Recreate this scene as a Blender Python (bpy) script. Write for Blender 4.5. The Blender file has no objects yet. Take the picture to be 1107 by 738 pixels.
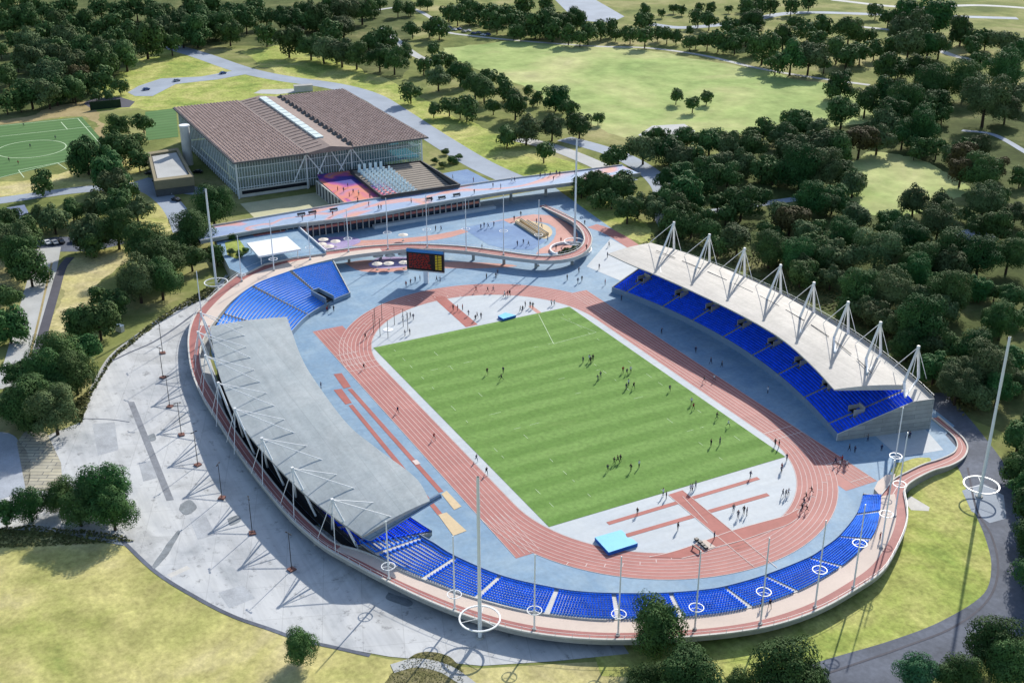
import bpy, bmesh, math, random
from mathutils import Vector, Matrix, noise
random.seed(7)
S = bpy.context.scene
COL = S.collection
R = math.radians

# ------------------------------------------------------------------ camera
CAM = Vector((252.347, -146.798, 151.347))
RIGHT = Vector((0.46235, 0.88670, 0))
HF = Vector((-0.88670, 0.46235, 0))
PITCH = math.atan2(592.0, 1286.0)
FWD = HF * math.cos(PITCH) + Vector((0, 0, -math.sin(PITCH)))
UP = HF * math.sin(PITCH) + Vector((0, 0, math.cos(PITCH)))
FOC = 1286.0

def ground_at(px, py, z=0.0):
    """world point at height z seen at a pixel of the 1107 x 738 photograph"""
    r = FWD + RIGHT * ((px - 553.5) / FOC) - UP * ((py - 369.0) / FOC)
    t = (z - CAM.z) / r.z
    return CAM + r * t

def depth_of(p):
    return (p - CAM).dot(FWD)

def pixel_of(p):
    d = depth_of(p)
    return 553.5 + FOC * (p - CAM).dot(RIGHT) / d, 369 - FOC * (p - CAM).dot(UP) / d

def height_for(base, px, py):
    """height above base.z whose top is seen at row py"""
    lo, hi = base.z, base.z + 90
    for _ in range(40):
        m = (lo + hi) / 2
        if pixel_of(Vector((base.x, base.y, m)))[1] > py: lo = m
        else: hi = m
    return lo - base.z

cd = bpy.data.cameras.new('camera')
cam = bpy.data.objects.new('camera', cd)
COL.objects.link(cam)
cd.sensor_width = 36.0
cd.lens = 36.0 * FOC / 1107.0
cd.clip_start = 1.0
cd.clip_end = 9000
rot = Matrix((RIGHT, UP, -FWD)).transposed()
cam.matrix_world = Matrix.Translation(CAM) @ rot.to_4x4()
S.camera = cam

# ------------------------------------------------------------------ light
SUN_EL = 31.0
SUN_DIR = Vector((-0.62 * math.cos(R(SUN_EL)), 0.785 * math.cos(R(SUN_EL)), math.sin(R(SUN_EL)))).normalized()
w = bpy.data.worlds.new('World')
S.world = w
w.use_nodes = True
nt = w.node_tree
bg = nt.nodes['Background']
sky = nt.nodes.new('ShaderNodeTexSky')
sky.sky_type = 'NISHITA'
sky.sun_disc = False
sky.sun_elevation = R(SUN_EL)
sky.sun_rotation = math.atan2(SUN_DIR.x, SUN_DIR.y)
sky.air_density = 1.0
sky.dust_density = 1.0
nt.links.new(sky.outputs[0], bg.inputs[0])
bg.inputs[1].default_value = 0.15
sd = bpy.data.lights.new('sun', 'SUN')
sd.energy = 4.9
sd.angle = R(0.6)
sd.color = (1.0, 0.94, 0.85)
so = bpy.data.objects.new('sun', sd)
COL.objects.link(so)
so.rotation_euler = SUN_DIR.to_track_quat('Z', 'Y').to_euler()
so.location = (0, 0, 300)
S.view_settings.view_transform = 'Standard'
S.view_settings.look = 'None'
S.view_settings.exposure = 0.27
S.view_settings.gamma = 1.0

# ------------------------------------------------------------------ materials
def srgb(r, g, b):
    def f(c):
        c /= 255.0
        return c / 12.92 if c <= 0.04045 else ((c + 0.055) / 1.055) ** 2.4
    return (f(r), f(g), f(b), 1)

class NT:
    def __init__(s, name, rough=0.85, spec=0.2):
        s.m = bpy.data.materials.new(name)
        s.m.use_nodes = True
        s.t = s.m.node_tree
        s.b = s.t.nodes['Principled BSDF']
        s.b.inputs['Roughness'].default_value = rough
        s.b.inputs['Specular IOR Level'].default_value = spec
        s.co = s.t.nodes.new('ShaderNodeTexCoord')
    def n(s, typ, **kw):
        x = s.t.nodes.new(typ)
        for k, v in kw.items(): setattr(x, k, v)
        return x
    def l(s, a, b): s.t.links.new(a, b)
    def coords(s, out='Object', scale=(1, 1, 1), rot=(0, 0, 0), loc=(0, 0, 0)):
        mp = s.n('ShaderNodeMapping')
        mp.inputs['Scale'].default_value = scale
        mp.inputs['Rotation'].default_value = rot
        mp.inputs['Location'].default_value = loc
        s.l(s.co.outputs[out], mp.inputs[0])
        return mp.outputs[0]
    def noise(s, scale, detail=4, rough=0.55, vec=None, dist=0.0):
        x = s.n('ShaderNodeTexNoise')
        x.inputs['Scale'].default_value = scale
        x.inputs['Detail'].default_value = detail
        x.inputs['Roughness'].default_value = rough
        x.inputs['Distortion'].default_value = dist
        s.l(vec if vec is not None else s.co.outputs['Object'], x.inputs['Vector'])
        return x.outputs['Fac']
    def ramp(s, fac, stops, interp='LINEAR'):
        x = s.n('ShaderNodeValToRGB')
        x.color_ramp.interpolation = interp
        e = x.color_ramp.elements
        while len(e) < len(stops): e.new(0.5)
        for i, (p, c) in enumerate(stops):
            e[i].position = p
            e[i].color = c if len(c) == 4 else (*c, 1)
        s.l(fac, x.inputs[0])
        return x.outputs[0]
    def mix(s, fac, a, b, mode='MIX'):
        x = s.n('ShaderNodeMix', data_type='RGBA', blend_type=mode)
        for sock, v in ((x.inputs[0], fac), (x.inputs[6], a), (x.inputs[7], b)):
            if hasattr(v, 'is_output') or isinstance(v, bpy.types.NodeSocket): s.l(v, sock)
            else: sock.default_value = v
        return x.outputs[2]
    def color(s, c):
        if isinstance(c, bpy.types.NodeSocket): s.l(c, s.b.inputs['Base Color'])
        else: s.b.inputs['Base Color'].default_value = c
        return s
    def bump(s, h, strength=0.3, dist=0.1):
        x = s.n('ShaderNodeBump')
        x.inputs['Strength'].default_value = strength
        x.inputs['Distance'].default_value = dist
        s.l(h, x.inputs['Height'])
        s.l(x.outputs[0], s.b.inputs['Normal'])

def g(v): return (v, v, v, 1)

def mottled(name, base, amount=0.18, scale=0.25, rough=0.85, spec=0.2, fine=2.5, streak=None):
    """plain surface colour with large and small wear"""
    k = NT(name, rough, spec)
    n1 = k.noise(scale, 6, 0.6)
    n2 = k.noise(fine, 3, 0.6)
    lo, hi = 1 - amount, 1 + amount
    a = k.ramp(n1, [(0.3, g(lo)), (0.7, g(hi))])
    b = k.ramp(n2, [(0.3, g(1 - amount * 0.5)), (0.7, g(1 + amount * 0.5))])
    c = k.mix(1.0, base, a, 'MULTIPLY')
    c = k.mix(1.0, c, b, 'MULTIPLY')
    k.color(c)
    return k.m

def grass_mat(name, stops, scale=0.02, fine=0.6, amt=0.22):
    k = NT(name, 0.95, 0.05)
    n1 = k.noise(scale, 8, 0.62, dist=0.6)
    c = k.ramp(n1, stops)
    n2 = k.noise(fine, 5, 0.7)
    n3 = k.noise(scale * 5, 4, 0.6)
    c = k.mix(1.0, c, k.ramp(n2, [(0.25, g(1 - amt)), (0.75, g(1 + amt))]), 'MULTIPLY')
    c = k.mix(1.0, c, k.ramp(n3, [(0.3, g(1 - amt * 0.7)), (0.7, g(1 + amt * 0.7))]), 'MULTIPLY')
    k.color(c)
    return k.m

M = {}
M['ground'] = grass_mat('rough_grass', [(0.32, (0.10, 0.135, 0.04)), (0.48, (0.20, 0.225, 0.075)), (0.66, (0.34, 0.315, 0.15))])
M['meadow'] = grass_mat('dry_meadow', [(0.27, (0.16, 0.215, 0.055)), (0.38, (0.32, 0.33, 0.105)), (0.50, (0.46, 0.425, 0.17)), (0.66, (0.53, 0.46, 0.26))], 0.026, 0.8, 0.34)
M['field'] = grass_mat('playing_field', [(0.30, (0.19, 0.285, 0.09)), (0.46, (0.32, 0.40, 0.145)), (0.60, (0.43, 0.45, 0.20)), (0.72, (0.50, 0.47, 0.26))], 0.011, 0.12, 0.22)
M['bank'] = grass_mat('grass_bank', [(0.28, (0.15, 0.23, 0.05)), (0.46, (0.30, 0.35, 0.09)), (0.64, (0.45, 0.43, 0.16))], 0.04, 0.8, 0.32)
M['woodfloor'] = grass_mat('wood_floor', [(0.3, (0.05, 0.07, 0.022)), (0.52, (0.095, 0.12, 0.042)), (0.72, (0.21, 0.205, 0.09))], 0.03, 0.5, 0.25)  # darker grass under the woods, tree shade put into the colour
M['bedsoil'] = grass_mat('planted_bed', [(0.3, (0.06, 0.075, 0.03)), (0.5, (0.17, 0.16, 0.07)), (0.7, (0.27, 0.24, 0.14))], 0.25, 1.4, 0.35)
M['worn'] = mottled('worn_concrete', srgb(164, 168, 172), .2, .25)
M['stain'] = mottled('stained_paving', srgb(128, 134, 138), .25, .4)
M['dry'] = grass_mat('dry_verge', [(0.3, (0.28, 0.23, 0.11)), (0.7, (0.42, 0.34, 0.18))], 0.06, 0.8, 0.12)
M['pale_path'] = mottled('pale_path', srgb(176, 178, 176), 0.12, 0.1)
M['path'] = mottled('blue_grey_path', srgb(150, 160, 172), 0.14, 0.06)
M['road'] = mottled('asphalt_road', srgb(92, 98, 110), 0.3, 0.09, fine=.9)
M['asphalt_dark'] = mottled('dark_asphalt', srgb(84, 84, 92), 0.12, 0.2)
M['kerb'] = mottled('kerb_stone', srgb(170, 172, 170), 0.1, 0.5)

def apron_mat():
    k = NT('stained_concrete', 0.85, 0.2)
    n1 = k.noise(0.035, 8, 0.62, dist=0.8)
    c = k.ramp(n1, [(0.30, srgb(140, 146, 150)), (0.44, srgb(184, 187, 189)), (0.54, srgb(196, 198, 198)), (0.63, srgb(172, 174, 174)), (0.74, srgb(206, 206, 203))])
    v = k.coords('Object', (0.06, 0.9, 1), (0, 0, R(35)))
    n2 = k.noise(0.5, 6, 0.65, v)
    c = k.mix(1.0, c, k.ramp(n2, [(0.34, g(0.87)), (0.56, g(1.02))]), 'MULTIPLY')
    n3 = k.noise(0.33, 5, 0.7)
    c = k.mix(1.0, c, k.ramp(n3, [(0.31, g(0.5)), (0.42, g(1.0))]), 'MULTIPLY')
    br = k.n('ShaderNodeTexBrick')
    br.offset = 0.0
    br.inputs['Scale'].default_value = 1.0
    br.inputs['Brick Width'].default_value = 11.0
    br.inputs['Row Height'].default_value = 8.0
    br.inputs['Mortar Size'].default_value = 0.09
    br.inputs['Mortar Smooth'].default_value = 0.5
    br.inputs['Color1'].default_value = g(1.0)
    br.inputs['Color2'].default_value = g(0.955)
    br.inputs['Mortar'].default_value = g(0.80)
    k.l(k.coords('Object', (1, 1, 1), (0, 0, R(20))), br.inputs['Vector'])
    c = k.mix(1.0, c, br.outputs[0], 'MULTIPLY')
    k.color(c)
    return k.m
M['apron'] = apron_mat()

def painted(name, base, worn, scale=0.09, amt=0.1):
    k = NT(name, 0.7, 0.25)
    n1 = k.noise(scale, 8, 0.65, dist=0.5)
    c = k.mix(k.ramp(n1, [(0.42, g(0)), (0.72, g(1))]), base, worn)
    n2 = k.noise(0.9, 4, 0.6)
    c = k.mix(1.0, c, k.ramp(n2, [(0.3, g(1 - amt)), (0.7, g(1 + amt))]), 'MULTIPLY')
    v = k.coords('Object', (0.5, 0.04, 1))
    n3 = k.noise(0.8, 3, 0.6, v)
    c = k.mix(1.0, c, k.ramp(n3, [(0.3, g(0.94)), (0.7, g(1.05))]), 'MULTIPLY')
    k.color(c)
    return k.m
M['blue'] = painted('blue_paving', srgb(114, 145, 171), srgb(142, 166, 183))
M['blue2'] = painted('deep_blue_paving', srgb(92, 124, 166), srgb(120, 150, 182))
M['infield'] = painted('pale_infield', srgb(176, 184, 190), srgb(188, 194, 196), 0.06, 0.05)
M['track'] = painted('red_track', srgb(164, 106, 100), srgb(178, 120, 112), 0.07, 0.07)
M['track2'] = painted('red_runway', srgb(158, 92, 84), srgb(172, 104, 96), 0.1, 0.06)
M['salmon'] = painted('salmon_paving', srgb(184, 134, 122), srgb(196, 150, 138), 0.08, 0.08)
M['lilac'] = painted('lilac_paving', srgb(150, 136, 178), srgb(168, 156, 190), 0.1, 0.08)
M['purple'] = painted('purple_paving', srgb(98, 70, 150), srgb(140, 80, 150), 0.12, 0.08)
M['orange'] = painted('orange_paving', srgb(206, 136, 112), srgb(196, 110, 120), 0.12, 0.1)
M['line'] = mottled('lane_line', srgb(212, 196, 190), 0.06, 0.4)
M['grassline'] = mottled('pitch_line', srgb(196, 214, 180), 0.15, 0.6)
M['sand'] = mottled('sand', srgb(205, 185, 150), 0.08, 0.6)
M['beige'] = mottled('beige_deck', srgb(205, 190, 178), 0.07, 0.12)
M['pink'] = painted('pink_deck', srgb(150, 96, 92), srgb(168, 112, 106), 0.1, 0.06)
M['white'] = mottled('white_paint', srgb(225, 227, 228), 0.04, 0.5, 0.5, 0.4)
M['steel'] = mottled('white_steel', srgb(224, 228, 230), 0.04, 0.6, 0.45, 0.5)
M['conc'] = mottled('concrete', srgb(160, 160, 156), 0.14, 0.3)
M['conc_pale'] = mottled('pale_concrete', srgb(196, 194, 188), 0.1, 0.3)
M['conc_dark'] = mottled('dark_concrete', srgb(92, 94, 96), 0.15, 0.3)
M['dark'] = mottled('dark_void', srgb(34, 36, 42), 0.1, 0.5)  # near-black stand-in for the shade inside gaps and openings
M['black'] = mottled('black_metal', srgb(40, 42, 46), 0.1, 0.6, 0.5, 0.4)
M['brick'] = mottled('red_base', srgb(124, 90, 82), 0.25, 0.8)
M['seat'] = mottled('seat_blue', (0.016, 0.13, 0.92, 1), 0.22, 0.5, 0.8, 0.1, 1.6)  # copy for the roofed stands, their shade put into the blue
M['seat_light'] = mottled('seat_blue_pale', (0.10, 0.35, 0.90, 1), 0.12, 0.5, 0.8, 0.1, 1.6)  # paler copy of the seat blue for the north west rows
M['seat_mid'] = mottled('seat_blue_sunlit', (0.045, 0.225, 0.82, 1), 0.24, 0.5, 0.8, 0.1, 1.6)  # sunlit copy of the seat blue, the light put into the colour
M['mat_top'] = mottled('mat_light_blue', srgb(110, 190, 230), 0.05, 0.5, 0.5, 0.3)
M['mat_side'] = mottled('mat_blue', srgb(34, 100, 180), 0.06, 0.5, 0.5, 0.3)
M['metal_wall'] = mottled('rail_grey', srgb(120, 140, 160), 0.06, 0.5, 0.5, 0.4)
M['bark'] = mottled('bark', (0.055, 0.04, 0.028, 1), 0.3, 1.0)
M['cladding'] = mottled('beige_cladding', srgb(140, 132, 108), .08, .4)
M['glassroof'] = mottled('skylight_panel', srgb(200, 212, 210), 0.08, 0.5, 0.35, 0.5)

def pitch_mat():
    k = NT('mown_pitch', 0.9, 0.1)
    sep = k.n('ShaderNodeSeparateXYZ')
    v = k.coords('Object', (1, 1, 1))
    k.l(v, sep.inputs[0])
    wob = k.noise(0.06, 3, 0.5)
    ad = k.n('ShaderNodeMath', operation='MULTIPLY_ADD')
    k.l(wob, ad.inputs[0]); ad.inputs[1].default_value = 1.6; k.l(sep.outputs[0], ad.inputs[2])
    sc = k.n('ShaderNodeMath', operation='MULTIPLY'); k.l(ad.outputs[0], sc.inputs[0]); sc.inputs[1].default_value = math.pi / 4.0
    si = k.n('ShaderNodeMath', operation='SINE'); k.l(sc.outputs[0], si.inputs[0])
    mr = k.n('ShaderNodeMapRange'); k.l(si.outputs[0], mr.inputs[0])
    mr.inputs[1].default_value = -0.5; mr.inputs[2].default_value = 0.5
    n1 = k.noise(0.05, 8, 0.68)
    amt = k.mix(k.ramp(n1, [(0.3, g(0.15)), (0.6, g(1))]), g(0.5), mr.outputs[0])
    c = k.mix(amt, (0.126, 0.238, 0.054, 1), (0.178, 0.304, 0.082, 1))
    n2 = k.noise(0.8, 5, 0.7)
    c = k.mix(1.0, c, k.ramp(n2, [(0.25, g(0.74)), (0.75, g(1.24))]), 'MULTIPLY')
    n3 = k.noise(0.11, 5, 0.7, k.coords('Object', (1, 0.3, 1)))
    c = k.mix(k.ramp(n3, [(0.56, g(0)), (0.8, g(0.55))]), c, (0.22, 0.33, 0.10, 1))
    k.color(c)
    return k.m
M['pitch'] = pitch_mat()

def turf_mat():
    k = NT('artificial_turf', 0.9, 0.1)
    n1 = k.noise(0.03, 5, 0.6)
    c = k.ramp(n1, [(0.3, (0.075, 0.165, 0.055)), (0.7, (0.105, 0.20, 0.075))])
    wv = k.n('ShaderNodeTexWave'); wv.inputs['Scale'].default_value = 0.06; wv.inputs['Distortion'].default_value = 0.4
    k.l(k.coords('Object', (1, 1, 1), (0, 0, R(0))), wv.inputs['Vector'])
    c = k.mix(1.0, c, k.ramp(wv.outputs['Fac'], [(0.4, g(0.92)), (0.6, g(1.06))]), 'MULTIPLY')
    k.color(c)
    return k.m
M['turf'] = turf_mat()

def roof_mat(name, a, b, seam=None, rot=0):
    k = NT(name, 0.7, 0.3)
    n1 = k.noise(0.12, 8, 0.68, dist=0.5)
    c = k.ramp(n1, [(0.3, a), (0.7, b)])
    n2 = k.noise(1.3, 4, 0.7)
    c = k.mix(1.0, c, k.ramp(n2, [(0.3, g(0.9)), (0.7, g(1.08))]), 'MULTIPLY')
    v = k.coords('Object', (0.05, 0.5, 1), (0, 0, R(rot)))
    n3 = k.noise(0.8, 5, 0.6, v)
    c = k.mix(1.0, c, k.ramp(n3, [(0.32, g(0.88)), (0.6, g(1.03))]), 'MULTIPLY')
    if seam:
        br = k.n('ShaderNodeTexBrick'); br.offset = 0.5
        br.inputs['Scale'].default_value = 1.0
        br.inputs['Brick Width'].default_value = seam[0]; br.inputs['Row Height'].default_value = seam[1]
        br.inputs['Mortar Size'].default_value = 0.06; br.inputs['Mortar Smooth'].default_value = 0.6
        br.inputs['Color1'].default_value = g(1.0); br.inputs['Color2'].default_value = g(0.94); br.inputs['Mortar'].default_value = g(0.76)
        k.l(k.co.outputs['Object'], br.inputs['Vector'])
        c = k.mix(1.0, c, br.outputs[0], 'MULTIPLY')
    k.color(c)
    return k.m
M['roof_west'] = roof_mat('grey_roof_felt', srgb(160, 169, 171), srgb(186, 192, 192), (13.0, 4.5))
M['roof_east'] = roof_mat('white_roof_sheet', srgb(170, 167, 161), srgb(192, 188, 181), (6.0, 2.4))

def hall_roof_mat():
    k = NT('brown_roof_shingle', 0.8, 0.2)
    n1 = k.noise(0.35, 4, 0.6)
    c = k.ramp(n1, [(0.3, srgb(142, 122, 113)), (0.7, srgb(178, 156, 146))])
    k.color(c)
    return k.m
M['hall_roof'] = hall_roof_mat()
M['hall_ridge'] = mottled('ridge_roof_sheet', srgb(140, 126, 120), 0.14, 0.5)

def glass_mat(name, tint, alpha=0.45):
    k = NT(name, 0.12, 0.6)
    tr = k.n('ShaderNodeBsdfTransparent')
    tr.inputs[0].default_value = (0.75, 0.85, 0.88, 1)
    k.color(tint)
    mx = k.n('ShaderNodeMixShader')
    mx.inputs[0].default_value = alpha
    out = k.t.nodes['Material Output']
    k.l(tr.outputs[0], mx.inputs[1]); k.l(k.b.outputs[0], mx.inputs[2]); k.l(mx.outputs[0], out.inputs[0])
    return k.m
M['glass'] = glass_mat('facade_glass', (0.50, 0.56, 0.57, 1), 0.24)
M['glass_dark'] = glass_mat('dark_glass', (0.03, 0.05, 0.08, 1), 0.85)
M['interior'] = mottled('pale_hall_interior', srgb(236, 234, 222), 0.06, 0.2)
M['interior_floor'] = mottled('hall_floor', srgb(226, 220, 182), 0.1, 0.2)
M['court'] = mottled('beige_court', srgb(186, 184, 150), 0.1, 0.2)
M['pool_blue'] = mottled('pool_blue', srgb(96, 176, 190), 0.15, 0.3)

def emit_mat(name, col, strength):
    k = NT(name)
    k.color((0.01, 0.01, 0.01, 1))
    k.b.inputs['Emission Color'].default_value = col
    k.b.inputs['Emission Strength'].default_value = strength
    return k.m
M['led_red'] = emit_mat('led_red', (0.8, 0.06, 0.03, 1), 0.16)
M['led_yellow'] = emit_mat('led_yellow', (0.8, 0.7, 0.05, 1), 0.30)
M['led_blue'] = mottled('board_header_blue', srgb(70, 130, 190), 0.05, 0.5)
M['screen'] = mottled('screen_black', srgb(16, 16, 18), 0.05, 0.5, 0.4, 0.4)

def leaf_mat(name, dark, light):
    k = NT(name, 0.75, 0.12)
    oi = k.n('ShaderNodeObjectInfo')
    n1 = k.noise(3.2, 3, 0.6)
    c = k.ramp(n1, [(0.32, dark), (0.68, light)])
    n2 = k.noise(16.0, 2, 0.6)
    c = k.mix(1.0, c, k.ramp(n2, [(0.3, g(0.85)), (0.7, g(1.18))]), 'MULTIPLY')
    hs = k.n('ShaderNodeHueSaturation')
    k.l(c, hs.inputs['Color'])
    mr = k.n('ShaderNodeMapRange'); k.l(oi.outputs['Random'], mr.inputs[0]); mr.inputs[3].default_value = 0.485; mr.inputs[4].default_value = 0.515
    mv = k.n('ShaderNodeMath', operation='FRACT')
    mm = k.n('ShaderNodeMath', operation='MULTIPLY'); k.l(oi.outputs['Random'], mm.inputs[0]); mm.inputs[1].default_value = 7.3
    k.l(mm.outputs[0], mv.inputs[0])
    mr2 = k.n('ShaderNodeMapRange'); k.l(mv.outputs[0], mr2.inputs[0]); mr2.inputs[3].default_value = 0.72; mr2.inputs[4].default_value = 1.3
    k.l(mr.outputs[0], hs.inputs['Hue']); k.l(mr2.outputs[0], hs.inputs['Value'])
    hs.inputs['Saturation'].default_value = 1.12
    k.color(hs.outputs[0])
    return k.m
LEAF = {
    'dark': leaf_mat('leaf_dark_green', (0.034, 0.070, 0.024, 1), (0.092, 0.152, 0.056, 1)),
    'olive': leaf_mat('leaf_olive', (0.052, 0.082, 0.034, 1), (0.130, 0.176, 0.082, 1)),
    'fresh': leaf_mat('leaf_fresh_green', (0.030, 0.078, 0.026, 1), (0.076, 0.150, 0.054, 1)),
    'bright': leaf_mat('leaf_bright_green', (0.030, 0.095, 0.045, 1), (0.075, 0.17, 0.085, 1)),
    'rust': leaf_mat('leaf_rusty_brown', (0.055, 0.048, 0.022, 1), (0.100, 0.086, 0.040, 1)),
}

# ------------------------------------------------------------------ builders
class MB:
    def __init__(s): s.v = []; s.f = []; s.mi = []; s.mats = []
    def mat(s, m):
        m = M[m] if isinstance(m, str) else m
        if m not in s.mats: s.mats.append(m)
        return s.mats.index(m)
    def face(s, pts, m):
        i = len(s.v); s.v += [tuple(p) for p in pts]
        s.f.append(tuple(range(i, i + len(pts)))); s.mi.append(s.mat(m))
    def box(s, c, size, m, rz=0.0, ax=None):
        """box centred at c; ax: optional (x,y,z) axis vectors"""
        if ax is None:
            cs, sn = math.cos(rz), math.sin(rz)
            ax = (Vector((cs, sn, 0)), Vector((-sn, cs, 0)), Vector((0, 0, 1)))
        c = Vector(c); hx, hy, hz = (ax[0] * size[0] / 2, ax[1] * size[1] / 2, ax[2] * size[2] / 2)
        i = len(s.v)
        for a in (-1, 1):
            for b in (-1, 1):
                for d in (-1, 1):
                    s.v.append(tuple(c + hx * a + hy * b + hz * d))
        k = s.mat(m)
        for q in ((0, 1, 3, 2), (4, 6, 7, 5), (0, 4, 5, 1), (2, 3, 7, 6), (0, 2, 6, 4), (1, 5, 7, 3)):
            s.f.append(tuple(i + j for j in q)); s.mi.append(k)
    def bar(s, a, b, wd, m, ht=None):
        a, b = Vector(a), Vector(b)
        d = b - a; L = d.length
        if L < 1e-6: return
        x = d / L
        up = Vector((0, 0, 1)) if abs(x.z) < 0.95 else Vector((1, 0, 0))
        y = up.cross(x).normalized(); z = x.cross(y)
        s.box((a + b) / 2, (L, wd, ht or wd), m, ax=(x, y, z))
    def tube(s, a, b, r0, r1, m, n=8, caps=True):
        a, b = Vector(a), Vector(b)
        x = (b - a).normalized()
        up = Vector((0, 0, 1)) if abs(x.z) < 0.95 else Vector((1, 0, 0))
        y = up.cross(x).normalized(); z = x.cross(y)
        i = len(s.v); k = s.mat(m)
        for p, r in ((a, r0), (b, r1)):
            for j in range(n):
                t = 2 * math.pi * j / n
                s.v.append(tuple(p + (y * math.cos(t) + z * math.sin(t)) * r))
        for j in range(n):
            q = (j + 1) % n
            s.f.append((i + j, i + q, i + n + q, i + n + j)); s.mi.append(k)
        if caps:
            s.f.append(tuple(i + j for j in reversed(range(n)))); s.mi.append(k)
            s.f.append(tuple(i + n + j for j in range(n))); s.mi.append(k)
    def ring(s, c, r, thick, m, n=28, ht=None):
        """flat ring with a square section"""
        c = Vector(c); ht = ht or thick
        k = s.mat(m); i = len(s.v)
        for j in range(n):
            t = 2 * math.pi * j / n
            d = Vector((math.cos(t), math.sin(t), 0))
            for rr, zz in ((r - thick / 2, -ht / 2), (r + thick / 2, -ht / 2), (r + thick / 2, ht / 2), (r - thick / 2, ht / 2)):
                s.v.append(tuple(c + d * rr + Vector((0, 0, zz))))
        for j in range(n):
            a, b = i + 4 * j, i + 4 * ((j + 1) % n)
            for q in range(4):
                s.f.append((a + q, a + (q + 1) % 4, b + (q + 1) % 4, b + q)); s.mi.append(k)
    def prism(s, poly, z0, z1, m, side=None):
        """vertical prism over a polygon of (x, y)"""
        n = len(poly)
        if sum(poly[i][0] * poly[(i + 1) % n][1] - poly[(i + 1) % n][0] * poly[i][1] for i in range(n)) < 0:
            poly = poly[::-1]
        s.face([(p[0], p[1], z1) for p in poly], m)
        s.face([(p[0], p[1], z0) for p in poly[::-1]], side or m)
        for i in range(n):
            a, b = poly[i], poly[(i + 1) % n]
            s.face([(a[0], a[1], z0), (b[0], b[1], z0), (b[0], b[1], z1), (a[0], a[1], z1)], side or m)
    def strip(s, A, B, m, closed=False):
        n = len(A)
        i = len(s.v)
        s.v += [tuple(p) for p in A] + [tuple(p) for p in B]
        k = s.mat(m)
        for j in range(n if closed else n - 1):
            q = (j + 1) % n
            s.f.append((i + j, i + q, i + n + q, i + n + j)); s.mi.append(k)
    def build(s, name, parent=None, smooth=False, loc=None):
        me = bpy.data.meshes.new(name)
        if loc is not None:
            L = Vector(loc)
            s.v = [(a - L.x, b - L.y, c - L.z) for a, b, c in s.v]
        me.from_pydata(s.v, [], s.f)
        for m in s.mats: me.materials.append(m)
        me.polygons.foreach_set('material_index', s.mi)
        if smooth: me.polygons.foreach_set('use_smooth', [True] * len(s.f))
        me.update()
        o = bpy.data.objects.new(name, me)
        COL.objects.link(o)
        if parent is not None:
            o.parent = parent
            if loc is not None: o.location = Vector(loc) - parent.location
            else: o.matrix_parent_inverse = Matrix.Translation(-parent.location)
        elif loc is not None: o.location = loc
        return o

def fixn(o):
    bm = bmesh.new(); bm.from_mesh(o.data)
    bmesh.ops.remove_doubles(bm, verts=bm.verts, dist=0.002)
    bmesh.ops.recalc_face_normals(bm, faces=bm.faces)
    bm.to_mesh(o.data); bm.free()
    return o

def tag(o, label, cat, group=None):
    o['label'] = label; o['category'] = cat
    if group: o['group'] = group
    return o

def thing(name, label, cat, loc=(0, 0, 0), group=None):
    o = bpy.data.objects.new(name, None)
    o.empty_display_size = 0.5
    o.location = loc
    COL.objects.link(o)
    return tag(o, label, cat, group)

def copy_tree(o, parent=None):
    c = o.copy(); COL.objects.link(c)
    if parent is not None: c.parent = parent
    for ch in list(o.children): copy_tree(ch, c)
    return c

def struct(o, kind='structure'):
    o['kind'] = kind
    return o

def sheet(name, poly, z, m):
    """flat ground sheet from pixel points on the ground"""
    b = MB()
    pts = [ground_at(p[0], p[1], z) if len(p) == 2 else Vector((p[0], p[1], z)) for p in poly]
    n = len(pts)
    if sum(pts[i].x * pts[(i + 1) % n].y - pts[(i + 1) % n].x * pts[i].y for i in range(n)) < 0: pts = pts[::-1]
    b.face(pts, m)
    return struct(b.build(name))

def natural(name, poly, z, m, n=160, wob=2.0):
    """ground patch with a soft wandering edge"""
    pts = [ground_at(p[0], p[1], z) for p in poly]
    c = catmull(pts + [pts[0]], n)[:-1]
    out = []
    for p in c:
        far = min(2.2, max(.25, depth_of(p) / 420))
        q = Vector((p.x * .05, p.y * .05, 1)); h = Vector((p.x * .35, p.y * .35, 7))
        out.append(Vector((p.x + far * wob * (noise.noise(q) * 2 + noise.noise(h) * .7), p.y + far * wob * (noise.noise(q + Vector((9, 3, 2))) * 2 + noise.noise(h + Vector((2, 8, 1))) * .7), z)))
    if sum(out[i].x * out[(i + 1) % len(out)].y - out[(i + 1) % len(out)].x * out[i].y for i in range(len(out))) < 0: out = out[::-1]
    b = MB(); b.face(out, m)
    return struct(b.build(name))

def catmull(pts, n):
    """n samples along a smooth curve through pts, evenly by length"""
    P = [Vector(p) for p in pts]
    P = [P[0] * 2 - P[1]] + P + [P[-1] * 2 - P[-2]]
    d = []
    for i in range(1, len(P) - 2):
        for k in range(16):
            t = k / 16
            a, b, c, e = P[i - 1], P[i], P[i + 1], P[i + 2]
            d.append(0.5 * ((2 * b) + (c - a) * t + (2 * a - 5 * b + 4 * c - e) * t * t + (3 * b - a - 3 * c + e) * t ** 3))
    d.append(P[-2])
    return resample(d, n)

def resample(d, n):
    L = [0.0]
    for i in range(1, len(d)): L.append(L[-1] + (d[i] - d[i - 1]).length)
    out = []; j = 0
    for k in range(n):
        s_ = L[-1] * k / (n - 1)
        while j < len(d) - 2 and L[j + 1] < s_: j += 1
        seg = L[j + 1] - L[j]
        out.append(d[j].lerp(d[j + 1], 0 if seg < 1e-9 else min(1, (s_ - L[j]) / seg)))
    return out

def smooth(c, it=2):
    for _ in range(it):
        c = [c[0]] + [(c[i - 1] + c[i] * 2 + c[i + 1]) / 4 for i in range(1, len(c) - 1)] + [c[-1]]
    return c

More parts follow.
